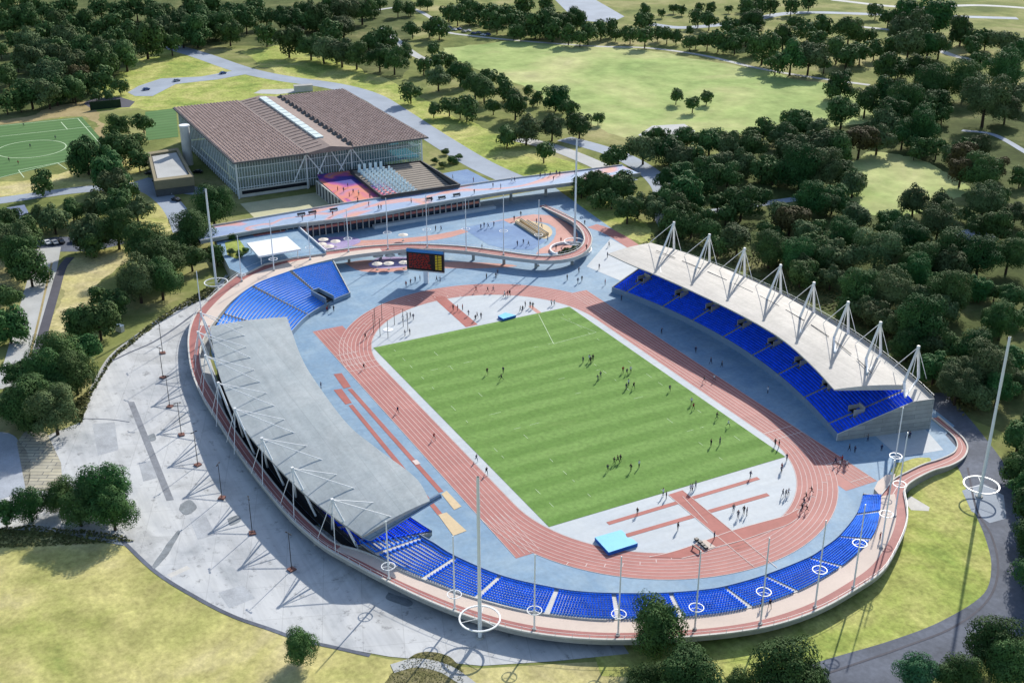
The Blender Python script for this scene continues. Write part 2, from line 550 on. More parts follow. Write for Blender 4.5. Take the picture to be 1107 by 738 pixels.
def ribbon(name, px, width, z, m, n=60):
    """constant width ground strip along pixel points"""
    c = catmull([ground_at(p[0], p[1], z) for p in px], n)
    A, B = offset_pair(c, width / 2)
    b = MB(); b.strip(A, B, m)
    o = struct(b.build(name)); fixn_up(o)
    return o

def offset_pair(c, h):
    A, B = [], []
    for i, p in enumerate(c):
        t = (c[min(i + 1, len(c) - 1)] - c[max(i - 1, 0)]); t.z = 0; t.normalize()
        nrm = Vector((-t.y, t.x, 0))
        A.append(p - nrm * h); B.append(p + nrm * h)
    return A, B

def fixn_up(o):
    for p in o.data.polygons:
        if p.normal.z < 0: p.flip()
    o.data.update()

# ------------------------------------------------------------------ ground sheets
b = MB()
b.face([(-4000, -4000, 0), (4000, -4000, 0), (4000, 4000, 0), (-4000, 4000, 0)], 'ground')
struct(b.build('ground'))
Z1, Z2, Z3, Z4, Z5, Z6, Z7, Z8, Z9 = [0.02 * i for i in range(1, 10)]

sheet('meadow_lawn', [(-160, 575), (60, 580), (137, 590), (170, 619), (217, 648), (253, 666), (289, 678.5), (325, 691), (361, 699), (420, 712), (520, 722), (620, 716), (700, 712), (720, 780), (600, 860), (200, 860), (-160, 800)], Z1, 'meadow')
natural('field', [(480, 52), (560, 45), (680, 52), (800, 72), (900, 92), (960, 110), (930, 135), (860, 140), (800, 145), (740, 150), (680, 150), (640, 135), (560, 90), (500, 70)], 0.021, 'field')
natural('field', [(60, 130), (140, 70), (190, 50), (270, 80), (330, 92), (320, 104), (190, 118), (120, 118)], 0.024, 'bank')
natural('lawn', [(262, 55), (320, 50), (420, 88), (500, 130), (600, 170), (640, 186), (600, 200), (560, 192), (470, 148), (410, 108), (300, 80)], 0.028, 'bank')
sheet('lawn', [(985, 520), (1020, 502), (1046, 512), (1056, 550), (1072, 579), (1079, 615), (1068, 648), (1032, 677), (978, 699), (895, 727), (760, 735), (650, 730), (640, 700), (740, 688), (860, 668), (930, 635), (970, 590)], Z2 + .005, 'bank')
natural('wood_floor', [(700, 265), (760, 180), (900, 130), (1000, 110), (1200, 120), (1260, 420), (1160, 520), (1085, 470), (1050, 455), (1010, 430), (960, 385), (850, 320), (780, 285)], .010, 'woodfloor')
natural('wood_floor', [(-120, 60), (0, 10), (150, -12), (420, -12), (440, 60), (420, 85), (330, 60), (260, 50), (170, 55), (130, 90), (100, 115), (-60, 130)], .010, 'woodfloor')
natural('lawn', [(905, 185), (945, 165), (1000, 175), (1030, 195), (1040, 215), (990, 232), (935, 228)], 0.029, 'field')
natural('lawn', [(560, 215), (640, 205), (690, 240), (720, 268), (690, 262), (650, 245), (620, 225)], 0.030, 'bank')
natural('verge', [(1000, 512), (1020, 505), (1042, 520), (1050, 545), (1030, 548), (1012, 530)], 0.032, 'dry')
natural('verge', [(-20, 137), (30, 124), (100, 110), (112, 140), (124, 170), (112, 172), (90, 128), (-20, 140)], 0.034, 'dry')
natural('lawn', [(-20, 199), (60, 190), (120, 170), (160, 185), (150, 205), (100, 204), (-20, 212)], 0.035, 'meadow')
natural('lawn', [(128, 210), (160, 203), (185, 225), (196, 245), (170, 250), (150, 238), (130, 225)], 0.036, 'meadow')
natural('lawn', [(72, 290), (90, 270), (140, 268), (140, 280), (118, 296), (90, 335), (60, 385), (44, 374)], 0.038, 'meadow')
# apron, roads, paths
sheet('concrete_apron', [(245, 296), (231, 312), (188, 334), (152, 359), (119, 385), (97.6, 421), (85, 457), (40, 475), (-60, 480), (-160, 560), (60, 575), (137, 590), (170, 619), (217, 648), (253, 666), (289, 678.5), (325, 691), (361, 698.4), (420, 709), (520, 719), (600, 714), (680, 706), (660, 676), (560, 664), (470, 634), (400, 604), (340, 566), (290, 512), (245, 440), (226, 385), (232, 340)], Z3, 'apron')
def matting():
    k = NT('striped_matting', .9, .1)
    br = k.n('ShaderNodeTexBrick'); br.offset = .3
    br.inputs['Scale'].default_value = 1.0; br.inputs['Brick Width'].default_value = 5.5; br.inputs['Row Height'].default_value = 1.5
    br.inputs['Mortar Size'].default_value = .12; br.inputs['Color1'].default_value = srgb(186, 180, 158); br.inputs['Color2'].default_value = srgb(170, 166, 150); br.inputs['Mortar'].default_value = srgb(120, 120, 118)
    k.l(k.coords('Object', (1, 1, 1), (0, 0, R(-62))), br.inputs['Vector'])
    k.color(k.mix(1.0, br.outputs[0], k.ramp(k.noise(.25, 6, .7), [(.3, g(.75)), (.7, g(1.1))]), 'MULTIPLY'))
    return k.m
sheet('ramp_mats', [(30, 462), (50, 466), (66, 500), (68, 530), (28, 530), (18, 478)], Z4, matting())
natural('worn_paving', [(-60, 472), (14, 470), (26, 528), (-60, 540)], Z4, mottled('worn_paving', srgb(158, 164, 172), .2, .12), 80, .5)
sheet('drain_strip', [(138, 434), (145, 434), (188, 540), (180, 541)], Z4, mottled('drain_grey', srgb(128, 132, 138), .2, .4))
ribbon('apron_kerb', [(97.6, 421), (119, 385), (152, 359), (188, 334), (231, 312), (250, 294)], 0.7, Z4, 'kerb')
ribbon('apron_kerb', [(130, 582), (170, 619), (217, 648), (253, 666), (289, 678.5), (325, 691), (361, 699), (400, 708)], 0.9, Z4, 'road')
ribbon('road', [(1000, 425), (1030, 460), (1062, 505), (1078, 545), (1096, 585), (1104, 620), (1094, 655), (1045, 688), (985, 712), (900, 738), (820, 770)], 12, Z3, 'road')
ribbon('road_kerb', [(1046, 505), (1055.7, 550), (1072, 579), (1079, 615), (1068, 648), (1032, 676.7), (978, 698.4), (895, 727)], .5, Z5, 'asphalt_dark')
sheet('forecourt', [(1040, 530), (1062, 522), (1085, 535), (1088, 560), (1070, 565), (1050, 552)], Z4, 'path')
ribbon('footpath', [(183, 50), (217, 60), (264, 76), (307, 85), (361, 93), (400, 104), (430, 122), (465, 145), (512, 174), (545, 190), (570, 200)], 13, Z3, 'path')
sheet('skate_pad', [(138, 100), (150, 93), (174, 85), (217, 83), (250, 77), (266, 74), (268, 80), (235, 86), (190, 91), (165, 104), (146, 104)], Z4, 'path')
sheet('gravel_strip', [(274, 101), (282, 97), (322, 96), (322, 100), (300, 102)], Z3, 'pale_path')
ribbon('road', [(-30, 221), (20, 214), (70, 207), (110, 203), (140, 201), (163, 205), (181, 217), (192, 231), (200, 250)], 9, Z3, 'path')
ribbon('road', [(150, 195), (170, 200), (200, 205), (225, 208)], 10, Z2, 'path')
ribbon('footpath', [(52, 268), (45, 300), (33, 345), (20, 395), (4, 420)], 9, Z3, 'pale_path')
ribbon('cycle_path', [(76, 278), (67, 290), (58, 320), (48, 355), (40, 385)], 3.0, Z4, 'asphalt_dark')
ribbon('path_edge', [(56, 284), (50, 310), (42, 345), (32, 386)], 0.7, Z4, 'dry')
sheet('car_park', [(30, 262), (60, 256), (110, 256), (140, 262), (100, 272), (50, 272)], Z2, 'road')
sheet('planting_bed', [(90, 112), (100, 106), (130, 105), (146, 110), (140, 116), (100, 118)], Z3, 'asphalt_dark')
# far side roads and yards
sheet('yard', [(596, -4), (630, -8), (675, 18), (660, 25), (622, 22)], Z2, 'path')
ribbon('road', [(400, 12), (440, 8), (470, 22), (480, 34), (520, 40), (560, 44), (640, 50), (700, 52), (760, 60), (820, 74), (880, 84), (940, 92)], 4, Z2, 'pale_path')
ribbon('road', [(700, 26), (740, 30), (800, 24), (860, 14), (960, 16), (1100, 20)], 10, Z2, 'path')
ribbon('road', [(920, 28), (980, 36), (1030, 60), (1100, 70)], 6, Z2, 'pale_path')
ribbon('road', [(900, 0), (980, 8), (1060, 6), (1150, 12)], 8, Z2, 'pale_path')
ribbon('footpath', [(610, 150), (640, 158), (670, 168), (700, 185), (718, 205), (716, 225), (726, 245)], 10, Z3, 'path')
sheet('gravel_area', [(690, 146), (705, 136), (740, 134), (752, 142), (730, 150), (700, 152)], Z3, 'pale_path')
ribbon('footpath', [(560, 150), (600, 160), (645, 178), (680, 196)], 9, Z4, 'pale_path')
ribbon('footpath', [(760, 230), (840, 218), (880, 214), (910, 222)], 5, Z3, 'path')
ribbon('footpath', [(1040, 141), (1075, 146), (1115, 168)], 3.5, Z3, 'path')
sheet('yard', [(1030, 250), (1060, 246), (1078, 255), (1060, 262), (1036, 260)], Z3, 'path')
ribbon('footpath', [(470, 68), (450, 60), (430, 45), (415, 30)], 6, Z3, 'pale_path')

# artificial pitch, top left
TUR = [ground_at(*p, Z3) for p in ((-60, 141), (88.5, 126.5), (121, 163), (-60, 207))]
sheet('artificial_pitch', [(-60, 141), (88.5, 126.5), (121, 163), (-60, 207)], Z3, 'turf')
sheet('artificial_pitch', [(157, 121), (190, 117), (193, 148), (158, 152)], Z3, 'turf')
b = MB()
def gl(p, q, wd=0.35, m='grassline', z=Z4):
    a, c = ground_at(*p, z), ground_at(*q, z)
    t = (c - a); t.normalize(); nn = Vector((-t.y, t.x, 0)) * wd / 2
    b.face([a - nn, c - nn, c + nn, a + nn], m)
cc = ground_at(34, 161, Z4)
A = [cc + Vector((math.cos(t * math.pi / 24), math.sin(t * math.pi / 24), 0)) * 15.2 for t in range(48)]
B_ = [cc + Vector((math.cos(t * math.pi / 24), math.sin(t * math.pi / 24), 0)) * 15.6 for t in range(48)]
b.strip(A, B_, 'grassline', True)
gl((-40, 140), (84, 128)); gl((84, 128), (115, 163)); gl((115, 163), (-40, 202)); gl((-40, 152), (98, 137))
gl((26, 192), (20, 184)); gl((20, 184), (62, 176)); gl((62, 176), (72, 183)); gl((66, 132), (73, 140))
struct(b.build('pitch_marking'))

# ------------------------------------------------------------------ stadium floor
blue_poly = [ground_at(*p) for p in ((600, 203), (640, 232), (688, 266))] + [Vector(p + (0,)) for p in ((-70, 84), (-40, 91), (0, 93), (40, 89), (62, 84))] + \
    [ground_at(*p) for p in ((1022, 470), (1036, 486), (1000, 508), (975, 525), (965, 575), (930, 618), (860, 652), (760, 674), (660, 678), (560, 667), (470, 636), (400, 606), (345, 568), (292, 512), (248, 440), (228, 380), (236, 340), (250, 300), (255, 285), (240, 258), (400, 238), (470, 225))]
sheet('stadium_concourse', [(p.x, p.y, 0) for p in blue_poly], Z4, 'blue')

def oval(r, z, n=48):
    o = []
    for i in range(n + 1):
        t = -math.pi / 2 + math.pi * i / n
        o.append(Vector((42.2 + r * math.cos(t), r * math.sin(t), z)))
    for i in range(n + 1):
        t = math.pi / 2 + math.pi * i / n
        o.append(Vector((-42.2 + r * math.cos(t), r * math.sin(t), z)))
    return o
r0, r1 = 36.5, 46.3
b = MB(); b.strip(oval(r0, Z6), oval(r1, Z6), 'track', True)
struct(fixn(b.build('running_track'))); fixn_up(bpy.data.objects['running_track'])
b = MB()
for x0, x1, s in ((42, 73.5, 1), (-64, -42, 1), (42, 61.5, -1), (-74, -42, -1)):
    pts = [(x0, s * 36.5, Z5), (x1, s * 36.5, Z5), (x1, s * 46.3, Z5), (x0, s * 46.3, Z5)]
    b.face(pts if s > 0 else pts[::-1], 'track')
struct(b.build('running_track_chute'))
b = MB()
for k in range(9):
    r = r0 + 0.12 + k * 1.2
    b.strip(oval(r - 0.06, Z7), oval(r + 0.06, Z7), 'line', True)
for s, x0, x1 in ((1, 44, 73.3), (1, -63.5, -44), (-1, 44, 61), (-1, -73.5, -44)):
    for k in range(3, 9):
        y = s * (r0 + 0.12 + k * 1.2)
        b.face([(x0, y - 0.055, Z7 + 0.004), (x1, y - 0.055, Z7 + 0.004), (x1, y + 0.055, Z7 + 0.004), (x0, y + 0.055, Z7 + 0.004)], 'line')
for x, s, k0, k1 in ((42.2, 1, 0, 8), (71, 1, 3, 8), (-42.2, -1, 0, 8), (-46, -1, 0, 8), (-50, -1, 0, 8), (-54, -1, 2, 8), (62, 1, 3, 8), (46, 1, 0, 8)):
    y0, y1 = s * (r0 + k0 * 1.2), s * (r0 + k1 * 1.2)
    b.face([(x - .1, min(y0, y1), Z7 + .008), (x + .1, min(y0, y1), Z7 + .008), (x + .1, max(y0, y1), Z7 + .008), (x - .1, max(y0, y1), Z7 + .008)], 'line')
for k in range(8):           # stagger marks on the bends
    r = r0 + k * 1.2
    for t0, sx in ((R(-20 - 5 * k), 1), (R(28 + 5 * k), 1), (R(170 + 6 * k), -1), (R(205 + 5 * k), -1)):
        c_, s_ = math.cos(t0), math.sin(t0)
        x, y = (42.2 if sx > 0 else -42.2) + r * c_, r * s_
        d = Vector((c_, s_, 0)); q = Vector((-s_, c_, 0)) * 0.09
        p = Vector((x, y, Z7 + .012))
        b.face([p - q, p + d * 1.2 - q, p + d * 1.2 + q, p + q], 'line')
o = struct(b.build('lane_marking')); fixn_up(o)
b = MB(); b.face(oval(r0 - 0.02, Z6), 'infield'); o = struct(b.build('infield_paving')); fixn_up(o)
b = MB()
b.face([(-54.2, -34, Z8), (54.2, -34, Z8), (54.2, 34, Z8), (-54.2, 34, Z8)], 'pitch')
struct(b.build('grass_pitch'))

# pitch markings (faint)
b = MB()
def wl(x0, y0, x1, y1, wd=0.14, m='grassline', z=Z9):
    a, c = Vector((x0, y0, z)), Vector((x1, y1, z))
    t = (c - a).normalized(); nn = Vector((-t.y, t.x, 0)) * wd / 2
    b.face([a - nn, c - nn, c + nn, a + nn], m)
q = [ground_at(*p) for p in ((582.2, 340), (598.5, 372), (644.6, 359.6), (606.6, 344))]
wl(q[0].x, q[0].y, q[1].x, q[1].y, 0.15); wl(q[1].x, q[1].y, q[2].x, q[2].y, 0.11); wl(q[2].x, q[2].y, q[3].x, q[3].y, 0.09)
for y in (-29, -19, 19, 29):
    x = -50
    while x < 50:
        if random.random() < 0.4: wl(x, y, x + random.uniform(1, 3), y, 0.09)
        x += random.uniform(4, 8)
for x in (-32, -10, 0, 10, 32):
    y = -32
    while y < 31:
        if random.random() < 0.4: wl(x, y, x, y + random.uniform(1, 3.5), 0.09)
        y += random.uniform(4, 8)
o = struct(b.build('pitch_marking')); fixn_up(o)

def quad(name, px, z, m):
    b = MB()
    pts = [ground_at(*p, z) for p in px]
    b.face(pts, m); o = struct(b.build(name)); fixn_up(o); return o
# red strips of the south D and the north D
def strip_px(name, a, c, wd, z, m):
    A, C = ground_at(*a, z), ground_at(*c, z)
    t = (C - A).normalized(); nn = Vector((-t.y, t.x, 0)) * wd / 2
    b = MB(); b.face([A - nn, C - nn, C + nn, A + nn], m); o = struct(b.build(name)); fixn_up(o)
quad('runway', [(722.4, 534.3), (738, 529.4), (813, 590.5), (796, 596.3)], Z7, 'track2')
strip_px('runway', (657, 565.5), (820, 516.4), 1.25, Z8, 'track2')
strip_px('runway', (677, 578.5), (830.5, 534), 1.35, Z8, 'track2')
b = MB()
ua = catmull([ground_at(*p, Z8 + .01) for p in ((862, 550), (847.6, 557.4), (820, 565), (789.5, 573.8), (749.2, 588.7), (725, 596.5), (702, 601.5))], 40)
ub = catmull([ground_at(*p, Z8 + .01) for p in ((862, 560), (850.6, 567), (827, 575), (804.4, 582.8), (774.5, 591), (758, 597.7), (737, 603))], 40)
b.strip(ua, ub, 'track2'); o = struct(b.build('steeplechase_bend')); fixn_up(o)
b = MB()
for C_ in (ua, ub):
    a_, c_ = offset_pair([p + Vector((0, 0, .02)) for p in C_], 0.09); b.strip(a_, c_, 'line')
for a_, c_ in (((722.4, 534.3), (796, 596.3)), ((738, 529.4), (840, 613)), ((796, 596.3), (815, 612)), ((738, 536), (765, 565))):
    A, C = ground_at(*a_, Z9 + .01), ground_at(*c_, Z9 + .01); t = (C - A).normalized(); nn = Vector((-t.y, t.x, 0)) * .08
    b.face([A - nn, C - nn, C + nn, A + nn], 'line')
o = struct(b.build('runway_marking')); fixn_up(o)
quad('runway', [(466, 319.6), (480.5, 320.3), (516.6, 350.7), (503.6, 353.6)], Z7, 'track2')
quad('runway', [(571, 331), (575, 330), (587, 339), (583, 340.5)], Z7, 'salmon')
# jumps beside the west straight
for px in ([(360.6, 404.3), (369.3, 403), (379.5, 418), (371.5, 419.6)], [(360.6, 421.2), (369.3, 420), (380.5, 435.3), (373.5, 437)]):
    quad('take_off_pad', px, Z6, 'track2')
strip_px('runway', (378, 420), (477, 531.5), 1.2, Z6, 'track2')
strip_px('runway', (379, 437.5), (476, 556), 1.2, Z6, 'track2')
strip_px('runway', (448, 497), (452, 501.5), 1.3, Z8, 'line')
quad('sand_pit', [(477.3, 533.6), (482.7, 530), (499, 547), (491, 550.7)], Z7, 'sand')
quad('sand_pit', [(473.7, 556), (482.7, 553.4), (504.4, 573.3), (490, 578.7)], Z7, 'sand')

# painted patches of the north plaza (ground level)
def blob(name, px, z, m, n=48):
    P = [ground_at(*p, z) for p in px]
    c = catmull(P + [P[0]], n)[:-1]
    b = MB(); b.face(c, m); o = struct(b.build(name)); fixn_up(o)
blob('salmon_paving', [(330, 262), (380, 260), (430, 258), (480, 252), (550, 236), (590, 232), (620, 246), (624, 262), (606, 272), (576, 274), (596, 262), (600, 246), (575, 239), (520, 247), (480, 258), (430, 263), (380, 266)], Z5, 'salmon')
blob('salmon_paving', [(372, 284), (400, 281), (440, 284), (500, 283), (560, 287), (520, 290), (460, 290), (420, 294), (390, 293)], Z5, 'salmon')
blob('lilac_paving', [(398, 285), (412, 278), (446, 279), (452, 286), (420, 290), (402, 289)], Z6, 'lilac')
blob('lilac_paving', [(330, 268), (345, 258), (378, 256), (390, 261), (372, 268), (345, 271)], Z6, 'lilac')
quad('court', [(499, 246), (544, 238), (590, 260), (576, 270), (546, 269), (527, 264)], Z6, 'blue2')
blob('planter_paving', [(560, 236), (590, 243), (597, 252), (588, 258), (574, 248), (557, 240)], Z7, 'sand')
ribbon('red_path', [(640, 244), (655, 249), (672, 258), (690, 270), (705, 280)], 5.5, Z5, 'track')
ribbon('red_path', [(586, 222), (606, 231), (622, 241), (634, 252)], 3.5, Z5, 'track')
quad('pale_paving', [(634, 288), (660, 258), (712, 285), (672, 304)], Z5, 'infield')
quad('pale_paving', [(941, 466), (990, 452), (1020, 486), (972, 494)], Z5, 'infield')
sheet('paved_wedge', [(977, 540), (985, 536), (1005, 548), (1004, 552), (985, 551)], Z3, 'conc_pale')
natural('verge', [(962, 510), (975, 498), (1000, 494), (990, 508), (972, 520)], Z5, 'bank')

# ------------------------------------------------------------------ elevated walkway round the bowl
OUT = [(977, 532, 2.4), (981, 555, 2.5), (978, 573, 2.6), (971, 589, 2.6), (955, 617, 2.6), (929, 635, 2.6), (890, 657.5, 2.6), (845, 674, 2.6), (800, 683, 2.6), (740, 689, 2.6), (675, 692, 2.6), (621, 690, 2.6), (567, 683, 2.6), (512.6, 668.5, 2.7), (458.4, 647.5, 2.7), (404, 621, 2.7), (368, 601, 2.7), (350, 591, 2.7), (314.5, 560, 2.7), (284.7, 525.5, 2.7), (257.9, 490, 2.7), (238, 459, 2.7), (219, 429, 2.7), (207.6, 401.6, 2.7), (203.8, 375, 2.7), (205, 358, 2.86), (210.8, 341.2, 3.02), (219.9, 330.3, 3.18), (234.3, 315.9, 3.34), (259.6, 296, 3.5), (286.7, 284.3, 3.66), (317.4, 277.5, 3.66), (344.5, 273.2, 3.66), (380.7, 268.6, 3.9), (400, 266.4, 3.9), (440, 264.2, 3.9), (470, 264.8, 3.9), (506, 267.2, 3.9), (542, 271.8, 3.8), (578, 276.8, 3.8), (602, 276.8, 3.7), (622.6, 271.5, 3.6), (631.5, 262, 3.4), (630, 252, 2.7), (621.8, 242, 2.5), (605.5, 233, 1.4), (586, 224, 0.3)]
INN = [(952, 536, 2.4), (950.7, 556, 2.5), (944.6, 578.7, 2.6), (927, 598, 2.6), (912.9, 610.4, 2.6), (869, 637, 2.6), (812.7, 657.3, 2.6), (765.8, 665.5, 2.6), (735, 668, 2.6), (670, 670.5, 2.6), (632.6, 669, 2.6), (586.5, 663.6, 2.6), (551, 656.8, 2.7), (502.5, 643.3, 2.7), (470, 631, 2.7), (436.6, 618.2, 2.7), (400, 598.5, 2.7), (378, 592, 2.7), (362, 588, 2.7), (329.4, 560, 2.7), (299.6, 527, 2.7), (269.8, 488, 2.7), (246, 452.5, 2.7), (232, 427, 2.7), (221, 408, 2.7), (216.5, 393, 2.7), (217, 374, 2.86), (227, 354, 3.02), (248.8, 327, 3.34), (275.9, 307.5, 3.5), (308.4, 295, 3.66), (333.7, 287, 3.66), (362.6, 280, 3.66), (400, 274, 3.9), (440, 270, 3.9), (470, 269.5, 3.9), (506, 272.2, 3.9), (542, 277.3, 3.8), (585.6, 282.3, 3.8), (611, 281.5, 3.7), (631.6, 274, 3.6), (639.5, 263, 3.4), (638, 252, 2.7), (628, 241, 2.5), (612, 233, 1.4), (592, 223.5, 0.3)]
NW_ = 320
oc = smooth(catmull([ground_at(*p) for p in OUT], NW_), 4)
ic_d = smooth(catmull([ground_at(*p) for p in INN], 900), 10)
ic = []
last = 0
for i, p in enumerate(oc):
    hi = min(len(ic_d), last + 40)
    best = min(range(last, hi), key=lambda j: (ic_d[j].xy - p.xy).length)
    if i == NW_ - 1: best = len(ic_d) - 1
    last = best
    ic.append(ic_d[best].copy())
ic = smooth(ic, 3)
for a_, c_ in zip(oc, ic): c_.z = a_.z
deck = thing('elevated_walkway', 'long curved elevated walkway in beige and dull red ringing the stadium bowl', 'walkway')
fr = (0.0, 0.08, 0.36, 0.42, 0.70, 0.985)   # across, from outer to inner edge
bands = [[p.lerp(q_, f) for p, q_ in zip(oc, ic)] for f in (0.0, 0.38, 0.42, 1.0)]
def oidx(px, py, z):
    p = ground_at(px, py, z); return min(range(NW_), key=lambda k: (oc[k].xy - p.xy).length)
w0, w1, n0 = oidx(366, 600, 2.7), oidx(205, 352, 2.8), oidx(404, 266, 3.9)
def narrow(i): return w0 < i < w1 or i > n0
bp, bb, bl = MB(), MB(), MB()
i = 0
while i < NW_ - 1:
    j = i
    while j < NW_ - 1 and narrow(j) == narrow(i): j += 1
    sl = slice(i, j + 1)
    if narrow(i):
        bp.strip(bands[0][sl], bands[3][sl], 'pink')
        mid = [p.lerp(q_, .52) + Vector((0, 0, .012)) for p, q_ in zip(oc, ic)][sl]
        m2 = [p.lerp(q_, .56) + Vector((0, 0, .012)) for p, q_ in zip(oc, ic)][sl]
        bl = MB(); bl.strip(mid, m2, 'line'); fixn_up(bl.build('lane_line', deck))
    else:
        bp.strip(bands[0][sl], bands[1][sl], 'pink'); bb = MB(); bb.strip(bands[1][sl], bands[3][sl], 'beige'); fixn_up(bb.build('beige_surface', deck))
    i = j
for bm_, nm in ((bp, 'red_surface'),):
    o = bm_.build(nm, deck); fixn_up(o)
low = lambda c, d: [p - Vector((0, 0, min(d, p.z - 0.05))) for p in c]
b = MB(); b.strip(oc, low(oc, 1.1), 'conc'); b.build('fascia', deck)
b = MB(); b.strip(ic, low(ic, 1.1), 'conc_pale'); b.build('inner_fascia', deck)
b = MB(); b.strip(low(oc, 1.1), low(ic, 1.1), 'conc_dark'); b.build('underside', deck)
def kerb(c, out, wd, ht, m, nm, par):
    A, B = offset_pair(c, wd / 2)
    up = Vector((0, 0, ht))
    b = MB(); b.strip(A, [p + up for p in A], m); b.strip(B, [p + up for p in B], m); b.strip([p + up for p in A], [p + up for p in B], m)
    return b.build(nm, par)
kerb(oc, 1, 0.45, 0.35, 'conc_pale', 'edge_kerb', deck)
kerb(ic[60:], 1, 0.3, 0.3, 'conc_pale', 'inner_kerb', deck)
def railing(c, ht, m, nm, par, step=4, off=0.0):
    b = MB()
    for i in range(0, len(c) - 1):
        b.bar(c[i] + Vector((0, 0, ht)), c[i + 1] + Vector((0, 0, ht)), 0.05, m)
    for i in range(0, len(c), step):
        b.bar(c[i], c[i] + Vector((0, 0, ht)), 0.06, m)
    return b.build(nm, par)
railing([p + Vector((0, 0, .3)) for p in oc], 0.85, 'steel', 'handrail', deck, 2)
for k in range(6, NW_ - 24, 7):
    p = oc[k].lerp(ic[k], 0.45)
    b = MB(); b.box((p.x, p.y, (p.z - 1.1) / 2 + .02), (0.8, 0.8, p.z - 1.16), 'conc'); b.build('support_column', deck)

# red tail of the walkway past the east stand
tail = thing('walkway_ramp', 'dull red curved ramp path sweeping from the walkway round the east stand corner', 'ramp')
TO = [(1014, 450.5, .12), (1036, 469, .13), (1044, 478.5, .16), (1045.6, 486.6, .25), (1041, 495.6, .7), (1028, 503.3, 1.2), (1010, 508.5, 1.6), (993.3, 516.2, 2.0), (981.5, 524, 2.3), (977, 532, 2.4)]
TI = [(1007, 452, .12), (1028, 469.5, .13), (1034, 477.5, .16), (1034.5, 484, .25), (1030, 490.5, .7), (1016, 496.8, 1.2), (998, 502.5, 1.6), (981, 510.5, 2.0), (966, 519, 2.3), (952, 536, 2.4)]
to, ti = catmull([ground_at(*p) for p in TO], 60), catmull([ground_at(*p) for p in TI], 60)
b = MB(); b.strip(to, ti, 'pink'); fixn_up(b.build('red_surface', tail))
b = MB(); b.strip([p.lerp(q_, .45) + Vector((0, 0, .015)) for p, q_ in zip(to, ti)], [p.lerp(q_, .5) + Vector((0, 0, .015)) for p, q_ in zip(to, ti)], 'line'); fixn_up(b.build('lane_line', tail))
b = MB()
for c in (to, ti): b.strip(c, [Vector((p.x, p.y, 0.0)) for p in c], 'conc')
b.build('side_wall', tail)
kerb(to, 1, .4, .35, 'conc_pale', 'edge_kerb', tail)
kerb(ti, 1, .3, .35, 'conc_pale', 'edge_kerb', tail)
# beige landing beside it
b = MB()
ls = [ground_at(*p, 2.3) for p in ((952, 536), (945, 528), (949, 520), (958, 513), (968, 512), (966, 519))]
b.face(ls, 'beige'); b.strip(ls, [Vector((p.x, p.y, 0.02)) for p in ls], 'conc'); o = b.build('landing', tail)

# ------------------------------------------------------------------ terraces
def seat(b, p, along, back, m):
    """one plastic seat: pan and backrest; back = direction away from the pitch"""
    z = Vector((0, 0, 1))
    b.box(p + z * 0.40 - back * 0.02, (0.47, 0.44, 0.07), m, ax=(along, back, z))
    b.box(p + z * 0.66 + back * 0.22, (0.47, 0.06, 0.46), m, ax=(along, back, z))

